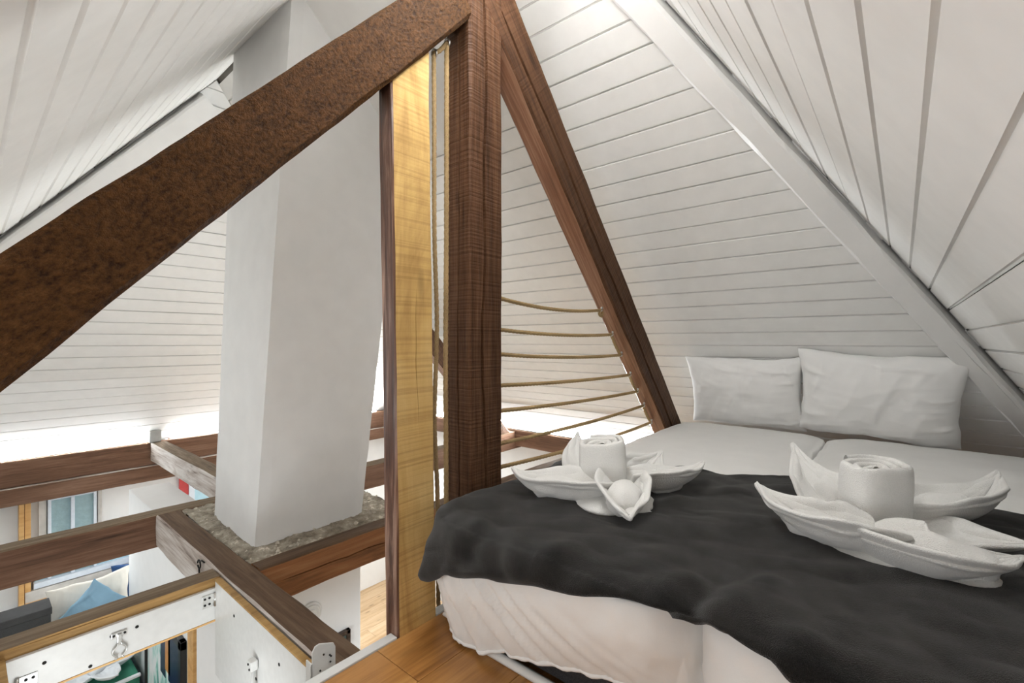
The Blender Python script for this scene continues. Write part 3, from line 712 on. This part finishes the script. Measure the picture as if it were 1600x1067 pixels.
def lerp_tab(tab, x):
    if x <= tab[0][0]: return tab[0][1]
    for (x0, y0), (x1, y1) in zip(tab, tab[1:]):
        if x <= x1: t = (x-x0)/(x1-x0); t = t*t*(3-2*t); return y0+(y1-y0)*t
    return tab[-1][1]
def blanket():
    a0, b0, b1, rc = .845, -.55, 1.055, .16
    far = [(-.6, 1.96), (-.26, 1.93), (.0, 1.91), (.29, 1.89), (.5, 1.79), (.75, 1.70), (1.02, 1.60), (1.3, 1.5)]
    drop = [(-.55, .15), (-.2, .12), (.0, .075), (.11, .032), (.165, .010), (.27, -.004), (.38, .004), (.6, .040), (.75, .072), (.9, .108), (1.0, .125), (1.3, .13)]
    NI, NJ = 230, 200; V = []; F = []
    r = .045
    for i in range(NI+1):
        fb = -.56+(1.145+.56)*i/NI
        fa0 = a0-lerp_tab(drop, fb)*(1-.75*max(0, min(1, (fb-1.02)/.15))**2); fa1 = lerp_tab(far, fb)+.012*nz(fb*6, 0, 3)
        for j in range(NJ+1):
            t = j/NJ; fa = fa0+(fa1-fa0)*t
            # signed distance to the rounded front/left outline
            qx, qy = (a0+rc)-fa, fb-(b1-rc)
            if qx > 0 and qy > 0: d = math.hypot(qx, qy)-rc; g = Vector((-qx, qy)).normalized()
            elif qx > qy: d = qx-rc; g = Vector((-1, 0))
            else: d = qy-rc; g = Vector((0, 1))
            dd = d+r*.9
            if dd <= 0: x, y, z, n = fa, fb, 0, Vector((0, 0, 1))
            else:
                bx, by = fa-g.x*dd, fb-g.y*dd; th = min(dd/r, 1.42)
                rest = max(0, dd-r*1.42)
                o_ = r*math.sin(th)+rest*math.cos(1.42); z = -(r*(1-math.cos(th))+rest*math.sin(1.42))
                x, y = bx+g.x*o_, by+g.y*o_; n = Vector((g.x*math.sin(th), g.y*math.sin(th), math.cos(th)))
            ed = min(1, max(0, (1.15-fa)/.3))
            disp = .018*max(0, nz(fa*5+fb*6, fb*3-fa*2.5, 21))+.013*max(0, nz(fa*11+fb*5, fb*6-fa*4, 22))+.006*abs(nz(fa*8-fb*9, fb*4+fa*3, 23))+.009*nz(fa*4, fb*4, 9)+.006*nz(fa*9+fb*3, fb*9, 2)+.008*max(0, nz(fa*7-fb*3, fb*2.5+fa, 12))
            disp += (.004+.010*ed)*max(0, nz(fa*3.2+fb*2.6, fb*1.5-fa*1.2, 5))*1.6
            disp += .0045*nz(fa*16, fb*14, 7)*(.3+ed)
            # cross-folds along the front
            disp += .010*ed*max(0, math.sin((fb*1.0+fa*.55)*24+3*nz(fb*2, fa*2, 1)))**3*(.5+nz(fb*3, 2, 2))
            # diagonal crease where the two mattresses meet
            dl = fb-.30-(fa-.85)*-.25
            disp -= .014*math.exp(-(dl/.022)**2)*math.exp(-max(0, fa-.85)/.22)
            disp += .010*math.exp(-((dl+.05)/.03)**2)*math.exp(-max(0, fa-.85)/.25)
            if n.z < .7: disp = abs(disp)+.004
            # soft thick hem
            e = min(t*(fa1-fa0), (1-t)*(fa1-fa0), (1.145-fb))
            disp -= .006*max(0, 1-e/.012)
            P = Vector((x, y, ZB+.012+z))+n*(disp+.007)
            if fb > .9 and n.z < .9:
                k_ = min(1, (fb-.9)/.2)*min(1, max(0, dd)/.1); P += Vector((-.02, .02, 0))*k_*(.6+.6*math.sin(fa*22+fb*9))
            V.append(P-Vector((1.3, .3, ZB)))
    for i in range(NI):
        for j in range(NJ):
            q = i*(NJ+1)+j; F.append((q, q+1, q+NJ+2, q+NJ+1))
    o = mesh_obj('blanket', V, F, FLEECE, None, True, None, Matrix.Translation((1.3, .3, ZB)))
    md = o.modifiers.new('thickness', 'SOLIDIFY'); md.thickness = .010; md.offset = -1
    tag(o, 'charcoal fleece blanket spread over the foot of the bed', 'blanket')
blanket()

def pillow(name, wd, h, t, loc, xd, zd, label, seed):
    """flat pillow; local X width, local Y height, Z thickness"""
    xd = Vector(xd).normalized(); yd = Vector(zd); yd = (yd-xd*yd.dot(xd)).normalized(); nd = xd.cross(yd)
    M = Matrix((xd, yd, nd)).transposed().to_4x4(); M.translation = Vector(loc)
    n, k = 72, 52; V = []; F = []
    for sgn in (1, -1):
        for i in range(n+1):
            for j in range(k+1):
                x = -1+2*i/n; y = -1+2*j/k
                pin = 1-.085*math.cos(x*PI/2)**1.0 if True else 1
                X = wd/2*x*(1-.075*math.cos(y*PI/2)); Y = h/2*y*(1-.085*math.cos(x*PI/2)+.02*math.sin(x*5+seed))
                e = max(0, (1-abs(x)**2.6))*max(0, (1-abs(y)**2.6))
                z = t/2*e**.5*(1-.22*y)
                wr = .016*nz(x*1.6+seed, y*1.3, seed)*e+.009*nz(x*4+seed, y*3, seed+2)*e**.4+.006*max(0, nz(x*3+y*2.5+seed, y*5-x*2, seed+3))*e**.3+.014*max(0, nz(x*7-y*2+seed, y*1.6+x*1.2, seed+6))*e**.4*(.35+.65*abs(y))
                # crease folds running in from the edges and corners
                cr = max(0, nz(x*5*(1+.4*y)+seed*2, y*1.3, seed+5))**2*.045*(1-e)*min(1, 6*(1-abs(y))+.15)
                cr2 = max(0, nz(x*1.2, y*6*(1+.4*x)+seed, seed+8))**2*.045*(1-e)
                iron = .0022*math.exp(-((x-.02)/.012)**2)+.0018*math.exp(-((y+.05)/.016)**2)
                z = z+(wr+cr+cr2+iron*(sgn > 0))*min(1, e*3)
                if abs(x) > .999 or abs(y) > .999: z = .0
                Z = sgn*(z+.002)
                Y += .006*nz(x*4, seed, 1)*abs(y)**4; X += .006*nz(y*4, seed, 2)*abs(x)**4
                V.append((X, Y, Z))
    m = (n+1)*(k+1)
    for s in (0, 1):
        for i in range(n):
            for j in range(k):
                q = s*m+i*(k+1)+j; f = (q, q+k+1, q+k+2, q+1); F.append(f if s == 0 else f[::-1])
    rim = [i*(k+1) for i in range(n+1)]+[n*(k+1)+j for j in range(1, k+1)]+[i*(k+1)+k for i in range(n-1, -1, -1)]+[j for j in range(k-1, 0, -1)]
    for a_, b_ in zip(rim, rim[1:]+rim[:1]): F.append((a_, a_+m, b_+m, b_))
    o = mesh_obj(name, V, F, PILLOWM, None, True, None, M)
    tag(o, label, 'pillow'); return o
# xd runs towards -b (to the right in view); the upper edge leans towards the camera under the slope
pillow('pillow', .63, .46, .17, (3.005, .725, -.30), (.04, -1, 0), (-.40, 0, 1), 'smaller white pillow standing nearer the sloping timber', 2.2)
pillow('pillow', .675, .49, .20, (2.985, .105, -.28), (.03, -1, -.05), (-.42, 0, 1), 'larger white pillow standing nearer the white rafter', 5.1)

# ------------------------------------------------------------------ towels folded like water lilies
def petal(parent, base, ctrl, tip, W, cup=1., up=(0, 0, 1), theta=1.45, seed=0, fat=.011, prof=.5, nest=True):
    """boat-shaped fold with a thick soft rim"""
    base, ctrl, tip, up = Vector(base), Vector(ctrl), Vector(tip), Vector(up); n, k = 24, 18; V = []; F = []
    for i in range(n+1):
        t = i/n; c = base*(1-t)**2+ctrl*2*t*(1-t)+tip*t*t
        d = ((ctrl-base)*(1-t)+(tip-ctrl)*t).normalized(); sd = d.cross(up).normalized(); u = sd.cross(d).normalized()
        w_ = W*(prof+(1-prof)*math.sin(PI*min(1, t*1.05)**.85))*(1-t**3.2*.97)
        for j in range(k+1):
            s = -1+2*j/k; th = s*theta*(1-.10*t)
            rim = .010*nz(t*4+seed, s*2, seed)*abs(s)**2
            lip = max(0, abs(s)-.78)/.22
            p = c+sd*(w_*math.sin(th)+math.copysign(lip*lip*.012*min(1, w_/.04), s))+u*(w_*cup*(1-math.cos(th))+rim-lip*lip*.004)
            p += (u*.6+sd*.4)*(.012*nz(t*3.5, s*2.5, seed+4)+.006*nz(t*8, s*6, seed+6)+.004*math.sin(s*8+t*3+seed)*math.sin(PI*t))
            V.append(p)
    for i in range(n):
        for j in range(k): q = i*(k+1)+j; F.append((q, q+1, q+k+2, q+k+1))
    o = mesh_obj('petal', V, F, TERRY, None, True); put(o, parent)
    md = o.modifiers.new('thickness', 'SOLIDIFY'); md.thickness = fat; md.offset = 0; md.use_even_offset = False
    md = o.modifiers.new('soft', 'SUBSURF'); md.levels = 1; md.render_levels = 1
    if nest:      # inner layer of the doubled cloth
        k_ = Vector((0, 0, .007)); petal(parent, base+k_, ctrl+k_, tip.lerp(ctrl, .10)+k_*.6, W*.88, cup*.92, up, theta*.9, seed+20, fat, prof, False)
    return o
def lump(parent, c, ax, rx, ry, rz, seed=0):
    """soft folded roll: squashed ellipsoid along ax"""
    c = Vector(c); ax = Vector(ax).normalized(); up = Vector((0, 0, 1)); sd = ax.cross(up).normalized(); u = sd.cross(ax)
    n, k = 26, 20; V = []; F = []
    for i in range(n+1):
        th = PI*i/n
        for j in range(k):
            ph = 2*PI*j/k; x, y, z = math.cos(th), math.sin(th)*math.cos(ph), math.sin(th)*math.sin(ph)
            x = math.copysign(abs(x)**.8, x)
            r = 1+.16*nz(x*1.6+seed, y*1.6, z*1.6)+.05*math.sin(ph*1+x*7)
            V.append(c+ax*rx*x*r+sd*ry*y*r+u*rz*z*r)
    for i in range(n):
        for j in range(k): F.append((i*k+j, (i+1)*k+j, (i+1)*k+(j+1) % k, i*k+(j+1) % k))
    return put(mesh_obj('fold', V, F, TERRY, None, True), parent)
def roll(parent, c, wd, dp, h, rot, lean, seed):
    """upright rolled core with the spiral of its layers on top"""
    th = .0085; turns = 3.3; n = 150; V = []; F = []
    prof = [(-.5, 0), (-.5, .35), (-.5, .7), (-.5, .95), (-.3, .985), (0, 1), (.3, .985), (.5, .955), (.5, .7), (.5, .35), (.5, 0)]; k = len(prof)
    for i in range(n+1):
        f = i/n; ph = f*turns*2*PI; r = .1+.9*f
        for (o_, z) in prof:
            rr = r*1.+o_*.27*(1 if f < .97 else .6)
            ca, sa = math.cos(ph), math.sin(ph); e = 3.2 if f > .5 else 2.4
            den = (abs(ca)**e+abs(sa)**e)**(-1/e)
            x = ca*den*rr*wd/2; y = sa*den*rr*dp/2
            bul = 1+.05*math.sin(z*PI)-.03*(1-z)
            zz_ = h*z*(1+.03*math.sin(ph+1)-.10*(1-f)*z)+.003*nz(x*30, y*30, z*5+seed)
            V.append(Vector((x*bul, y*bul, zz_)))
    for i in range(n):
        for j in range(k-1): F.append((i*k+j, (i+1)*k+j, (i+1)*k+j+1, i*k+j+1))
    M = Matrix.Translation(Vector(c)) @ Matrix.Rotation(rot, 4, 'Z') @ Matrix.Rotation(lean, 4, 'Y')
    o = mesh_obj('rolled_core', [M @ v for v in V], F, TERRY, None, True); put(o, parent)
    md = o.modifiers.new('soft', 'SUBSURF'); md.levels = 1; md.render_levels = 1
    return o
ang = math.radians(-49.9)
def towel_near():
    root = empty('folded_towel', (1.47, .055, -.49)); zb = -.482
    roll(root, (1.475, .062, zb), .155, .115, .182, ang+.10, .05, 1)
    petal(root, (1.355, .015, -.470), (1.225, .165, -.485), (1.372, .30, -.378), .078, 1.35, seed=1, prof=.62)
    petal(root, (1.365, .085, -.468), (1.17, -.055, -.490), (1.392, -.192, -.436), .080, 1.35, seed=2, prof=.6)
    petal(root, (1.55, .09, -.455), (1.55, .20, -.47), (1.675, .262, -.315), .066, .8, (-.75, -.45, .5), seed=3)
    petal(root, (1.54, .03, -.46), (1.66, -.17, -.49), (1.88, -.205, -.365), .078, 1.3, (0, .15, 1), seed=4, prof=.65)
    petal(root, (1.48, .0, -.465), (1.53, -.13, -.49), (1.44, -.215, -.425), .055, .8, (-.2, .2, 1), seed=5)
    lump(root, (1.325, -.050, -.452), (-.1, -1, .02), .100, .048, .042, 1)
    lump(root, (1.335, .160, -.450), (.15, 1, .2), .075, .044, .040, 2)
    lump(root, (1.68, -.080, -.452), (1, -.8, .3), .085, .044, .040, 3)
    lump(root, (1.58, .145, -.440), (.5, .8, .9), .06, .036, .034, 4)
    lump(root, (1.365, .03, -.480), (.1, 1, 0), .165, .125, .026, 5)
    lump(root, (1.55, .03, -.478), (1, 0, 0), .14, .12, .03, 6)
    tag(root, 'white towel folded like a water lily on the side nearer the low slope', 'towel')
towel_near()
def towel_far():
    root = empty('folded_towel', (1.33, .73, -.49)); zb = -.482
    roll(root, (1.335, .745, zb), .148, .115, .168, ang-.05, -.03, 4)
    petal(root, (1.29, .68, -.468), (1.085, .80, -.490), (1.160, .975, -.410), .076, 1.35, seed=6, prof=.62)
    petal(root, (1.31, .66, -.455), (1.20, .60, -.485), (1.085, .525, -.445), .072, 1.3, seed=7, prof=.85)
    petal(root, (1.40, .80, -.455), (1.40, .90, -.46), (1.518, .95, -.345), .062, .8, (-.7, -.5, .5), seed=8)
    petal(root, (1.36, .67, -.46), (1.47, .53, -.490), (1.605, .510, -.405), .070, 1.25, (0, .15, 1), seed=9, prof=.65)
    petal(root, (1.40, .70, -.455), (1.50, .68, -.47), (1.63, .665, -.395), .062, .9, (-.4, -.5, .9), seed=10)
    lump(root, (1.205, .60, -.440), (-1, -.5, -.05), .062, .050, .046, 6)
    lump(root, (1.19, .81, -.455), (-.6, .8, .12), .085, .044, .038, 7)
    lump(root, (1.47, .585, -.452), (1, -.6, .2), .07, .038, .036, 8)
    lump(root, (1.27, .71, -.480), (.1, 1, 0), .16, .12, .026, 9)
    tag(root, 'white towel folded like a water lily on the side nearer the posts', 'towel')
towel_far()

# ------------------------------------------------------------------ the room below
ZL = -3.35
def low_wall(name, p0, p1, label):
    mb = MB(); mb.box(p0, p1, .004); return tag(mb.build(name, PLASTERL), label, None, None, 'structure')
low_wall('wall_window_side', (-1.6, 5.56, ZL), (4.2, 5.72, -1.31), 'white outer wall of the lower room with the window')
low_wall('wall_back_lower', (3.99, -1, ZL), (4.12, 5.56, -1.12), 'white outer wall of the lower room under the wall plate')
low_wall('wall_near_lower', (-1.6, -1, ZL), (-1.5, 5.56, -1.0), 'white wall of the lower room on the hatch side')
low_wall('wall_end_lower', (-1.5, -1.1, ZL), (4.12, -1.0, -1.0), 'white end wall of the lower room under the bed')
low_wall('wall_partition', (.872, 2.9, ZL), (1.14, 4.80, -1.2), 'white partition wall with an open top beside the tie beam')
low_wall('wall_chimney_breast', (.80, 2.30, ZL), (1.425, 2.86, -1.115), 'white chimney breast wall below the mortar bed')
def low_floor():
    mb = MB(); mb.box((-1.6, -1.1, ZL-.1), (4.2, 5.7, ZL-.02)); root = mb.build('floor_lower', W_OAKL); tag(root, 'pale oak floor of the lower room', None, None, 'structure')
    b = -1.0; i = 0
    while b < 5.5:
        x = -1.5-R.uniform(0, 1.5)
        while x < 4:
            x1 = x+2.0
            if x1 > -1.5:
                m = MB(); xa, xb = max(x, -1.5), min(x1, 4.0)
                m.box((0, -.0885, -.02), (xb-xa-.002, .0885, 0), .0015); o = m.build('floorboard', W_OAKL); o.location = (xa, b+.09, ZL); o.parent = root
            x = x1
        b += .18; i += 1
low_floor()
def window1():
    root = empty('window_1', (.62, 5.55, -2.05))
    def part(nm, x0, x1, z0, z1, y0, y1, mat, bev=.003):
        m = MB(); m.box((x0-.62, y0-5.55, z0+2.05), (x1-.62, y1-5.55, z1+2.05), bev); return m.build(nm, mat, root)
    part('frame_stile', .465, .487, -2.0, -1.315, 5.50, 5.54, BLUEFRAME); part('frame_stile', .755, .775, -2.0, -1.315, 5.50, 5.54, BLUEFRAME)
    part('mullion', .607, .632, -2.0, -1.345, 5.495, 5.54, BLUEFRAME)
    part('frame_rail', .465, .775, -1.345, -1.315, 5.498, 5.54, BLUEFRAME); part('frame_rail', .38, 1.03, -2.045, -2.0, 5.47, 5.54, BLUEFRAME)
    part('blind', .487, .607, -2.0, -1.345, 5.525, 5.535, BLIND); part('blind', .632, .755, -2.0, -1.345, 5.525, 5.535, BLIND)
    part('pane', .775, 1.02, -2.0, -1.96, 5.52, 5.535, PALEBLUE); part('pane', .39, .465, -2.0, -1.96, 5.52, 5.535, PALEBLUE)
    part('stone_jamb', .412, .458, -1.96, -1.31, 5.515, 5.55, STONE); part('stone_jamb', .785, .812, -1.96, -1.31, 5.515, 5.55, STONE)
    part('casing_stile', .295, .325, -2.2, -1.31, 5.44, 5.55, W_TRIM); part('casing_stile', .329, .365, -2.15, -1.31, 5.47, 5.55, W_TRIM)
    part('casing_rail', .295, 1.4, -2.20, -2.165, 5.44, 5.55, W_TRIM); part('sill', .33, 1.4, -2.162, -2.05, 5.46, 5.55, STONE)
    part('casing_rail', .33, 1.4, -2.163, -2.135, 5.452, 5.47, W_TRIM)
    tag(root, 'room window with grey blue blinds in a pine casing', None, None, 'structure')
window1()
def window2():
    root = empty('window_2', (1.5, 5.55, -1.6))
    for nm, x0, x1, z0, z1, y0, y1, mat in (('blind', -.10, -.02, .05, .28, -.02, .0, RED), ('frame_stile', -.02, .03, -.6, .28, -.03, 0, BLUEFRAME), ('pane', .03, .30, -.6, .26, -.015, 0, PALEBLUE), ('frame_stile', .30, .34, -.6, .28, -.03, 0, BLUEFRAME), ('pane', .34, .7, -.6, .26, -.015, 0, PALEBLUE), ('frame_rail', -.02, .7, .26, .285, -.03, 0, BLUEFRAME)):
        m = MB(); m.box((x0, y0, z0), (x1, y1, z1), .002); m.build(nm, mat, root)
    tag(root, 'pale blue window glimpsed under the tie beam', None, None, 'structure')
window2()
def daybed():
    root = empty('daybed', (.2, 4.8, ZL))
    m = MB(); m.box((-.7, -.62, .22), (.65, .62, .86), .04); m.build('mattress_block', NAVY, root)
    m = MB(); m.box((-.66, -.60, .84), (.63, .60, .955), .03); cv = m.build('cover', GREEN, root)
    m = MB(); m.box((-.66, -.615, .945), (.63, -.585, .965), .008); m.build('edge_band', WTOWEL, cv)
    m = MB(); m.box((-.60, -.30, .94), (.60, .58, .968), .012); m.build('folded_sheet', WTOWEL, root)
    for x in (-.62, .58):
        for y in (-.55, .55):
            m = MB(); m.tube([(x, y, 0), (x, y, .24)], [.02, .028], 10); m.build('leg', W_FRAME, root)
    tag(root, 'high daybed with a green cover below the room window', 'daybed')
daybed()
def fabric_box():
    root = empty('storage_box', (.20, 4.62, ZL+.968))
    m = MB(); m.box((-.20, -.09, 0), (.20, .09, .53), .012); m.build('body', CHAR, root)
    m = MB(); m.box((-.12, -.094, .34), (.19, -.088, .43), .002); m.build('slot', DARKHOLE, root)
    m = MB(); m.box((-.205, -.094, .485), (.205, .094, .535), .006); m.build('rim', CHAR, root)
    tag(root, 'charcoal fabric storage box with a dark slot beside the ivory cushion', 'box')
fabric_box()
def cushion(name, wd, h, t, loc, xd, zd, mat, label, seed):
    o = pillow(name, wd, h, t, loc, xd, zd, label, seed); o.data.materials.clear(); o.data.materials.append(mat); o['category'] = 'cushion'; return o
cushion('cushion', .50, .50, .14, (.655, 4.90, -2.125), (1, .05, 0), (0, .2, 1), FAWN, 'large ivory square cushion below the room window', 3.3)
cushion('cushion', .40, .40, .12, (.66, 4.735, -2.115), (1, .05, 1), (-1, .30, 1), BLUE, 'pale blue cushion standing on its corner in front of the ivory one', 8.3)
cushion('cushion', .42, .42, .13, (1.05, 5.25, -2.17), (1, .05, 0), (0, .2, 1), NAVY, 'dark blue cushion at the end of the partition wall', 6.6)
def lowtowel():
    root = empty('folded_towel', (.62, 4.40, -2.39))
    roll(root, (.62, 4.43, -2.39), .13, .11, .12, .4, .3, 9)
    for a in (0, 1.2, 2.5, 3.7, 5.0):
        d = Vector((math.cos(a), math.sin(a), 0)); c = Vector((.62, 4.40, -2.385))
        petal(root, c+d*.04+Vector((0, 0, .02)), c+d*.15, c+d*.26+Vector((0, 0, .08)), .07, 1, seed=a)
    for ch_ in root.children: ch_.data.materials.clear(); ch_.data.materials.append(WTOWEL)
    tag(root, 'white folded towel on the green cover seen through the hatch', 'towel')
lowtowel()
def painting():
    # hangs on the partition face a = .872
    root = empty('painting', (.86, 3.72, -2.47)); m = MB(); m.box((-.006, -.38, -.8), (.008, .40, .62)); m.build('canvas', PAINT, root)
    def patch(nm, y0, y1, z0, z1, mat):
        q = MB(); q.box((-.0085, y0, z0), (-.0055, y1, z1)); q.build(nm, mat, root)
    patch('navy_shape', -.36, -.12, .30, .62, plain('navy_paint', (.006, .018, .05), .4))
    patch('orange_shape', -.16, -.05, .34, .62, plain('orange_paint', (.55, .24, .06), .4))
    patch('navy_shape', -.05, .06, .28, .62, plain('navy_paint_b', (.006, .018, .05), .4))
    patch('beige_shape', -.38, -.20, -.8, .28, plain('beige_paint', (.66, .50, .33), .4))
    for (y0, y1, z0, z1) in ((-.43, -.38, -.85, .67), (.40, .415, -.85, .67), (-.43, .415, .62, .67), (-.43, .415, -.85, -.8)):
        q = MB(); q.box((-.022, y0, z0), (.011, y1, z1), .003); q.build('frame_bar', BLACKF, root)
    tag(root, 'black framed teal and navy painting seen through the hatch', 'painting')
painting()
def doorset():
    root = empty('door_1', (.87, 2.96, ZL))
    for nm, y0, y1, x0, mat in (('door_edge', .03, .13, -.05, W_TRIM), ('casing_stile', -.065, .02, -.03, WMETAL), ('casing_bead', -.085, -.065, -.045, WMETAL)):
        m = MB(); m.box((x0, y0, 0), (.0, y1, 2.2), .003); m.build(nm, mat, root)
    tag(root, 'white door casing with a pine door edge on the partition', None, None, 'structure')
doorset()
def rosette():
    root = empty('flue_cover', (1.135, 2.298, -1.385)); 
    for r0, d in ((.062, .006), (.050, .012), (.030, .016)):
        m = MB(); m.tube([(0, 0, 0), (0, -d, 0), (0, -d-.002, 0)], [r0, r0*.97, r0*.9], 32); m.build('ring', WMETAL, root, False)
    tag(root, 'round white flue cover on the chimney breast', 'flue cover')
rosette()
def frame(name, a0, a1, z1, h, label):
    root = empty(name, ((a0+a1)/2, 2.285, z1-h)); wd = a1-a0; t = .022
    for (x0, x1, y0, y1) in ((-wd/2, -wd/2+t, 0, h), (wd/2-t, wd/2, 0, h), (-wd/2, wd/2, h-t, h), (-wd/2, wd/2, 0, t)):
        m = MB(); m.box((x0, -.012, y0), (x1, .012, y1), .003); m.build('frame_bar', W_FRAME, root)
    m = MB(); m.box((-wd/2+t, -.002, t), (wd/2-t, .008, h-t)); m.build('print', PIC, root)
    tag(root, label, 'picture')
frame('picture_frame', .838, 1.06, -1.55, .45, 'dark framed picture seen through the hatch below the trimmer')
frame('picture_frame', 1.12, 1.35, -1.548, .45, 'dark framed picture on the chimney breast beside the pale post')
# added window frames out of view, set around the near slope fill lights
def added_roofwin(name, b0, b1, z0, z1):
    root = empty(name, (-NA+NK*(z0+z1)/2, (b0+b1)/2, (z0+z1)/2)); S = Vector((NK, 0, 1)).normalized(); Nn = Vector((1, 0, -NK)).normalized(); hs = (z1-z0)*hn/2; hb = (b1-b0)/2
    def bar(nm, s0, s1, y0, y1, d0, d1, mat):
        vs = [S*s+Vector((0, y, 0))+Nn*d for s in (s0, s1) for y in (y0, y1) for d in (d0, d1)]
        m = MB(); m.add(vs, [(0, 1, 3, 2), (4, 6, 7, 5), (0, 4, 5, 1), (2, 3, 7, 6), (0, 2, 6, 4), (1, 5, 7, 3)]); m.build(nm, mat, root)
    bar('frame_rail', -hs-.05, -hs, -hb-.05, hb+.05, 0, .03, WBEAM); bar('frame_rail', hs, hs+.05, -hb-.05, hb+.05, 0, .03, WBEAM)
    bar('frame_stile', -hs, hs, -hb-.05, -hb, 0, .03, WBEAM); bar('frame_stile', -hs, hs, hb, hb+.05, 0, .03, WBEAM)
    bar('pane', -hs, hs, -hb, hb, .004, .010, BLUEFRAME)
    tag(root, 'added white framed roof window, out of view around a fill light', None, None, 'structure')
added_roofwin('added_window_3', .0, 1.5, -.46, -.04)
added_roofwin('added_window_4', 2.4, 3.7, -.26, .34)

def fill_globe():  # unseen glowing globe added above the frame to brighten the bed and slopes
    root = empty('added_globe_lamp', (.70, .60, 1.16)); V = []; F = []; n, k, r = 16, 24, .10
    for i in range(n+1):
        t = PI*i/n
        for j in range(k): p = 2*PI*j/k; V.append((r*math.sin(t)*math.cos(p), r*math.sin(t)*math.sin(p), -.20+r*math.cos(t)))
    for i in range(n):
        for j in range(k): F.append((i*k+j, (i+1)*k+j, (i+1)*k+(j+1) % k, i*k+(j+1) % k))
    mesh_obj('globe', V, F, emis('fill_globe_light', (1, 1, .99), 22), root, True)
    m = MB(); m.tube([(0, 0, .02), (0, 0, -.08)], .004, 8); m.build('cord', IRON, root)
    m = MB(); m.tube([(0, 0, -.08), (0, 0, -.105)], [.02, .03], 14); m.build('cap', STEEL, root)
    tag(root, 'white globe lamp added out of view above the foot of the bed', 'lamp')
fill_globe()

def ridge_fill():
    # slim fill bar added out of view below the ridge, brightening bed and slopes
    root = empty('ridge_fill_bar', (.98, .96, 1.46)); m = MB(); m.box((-.25, -.03, -.03), (.25, .03, -.022)); m.build('diffuser', emis('fill_bar_diffuser', (1, 1, .99), 108), root)
    m = MB(); m.box((-.26, -.035, -.021), (.26, .035, .0), .004); m.build('housing', WMETAL, root)
    for x in (-.18, .18):
        q = MB(); q.box((x-.01, -.006, 0), (x+.01, .006, .04)); q.build('clip', STEEL, root)
    root.rotation_euler = (math.radians(-38), 0, 0)
    tag(root, 'slim white fill light bar added out of view below the ridge', 'lamp')
ridge_fill()
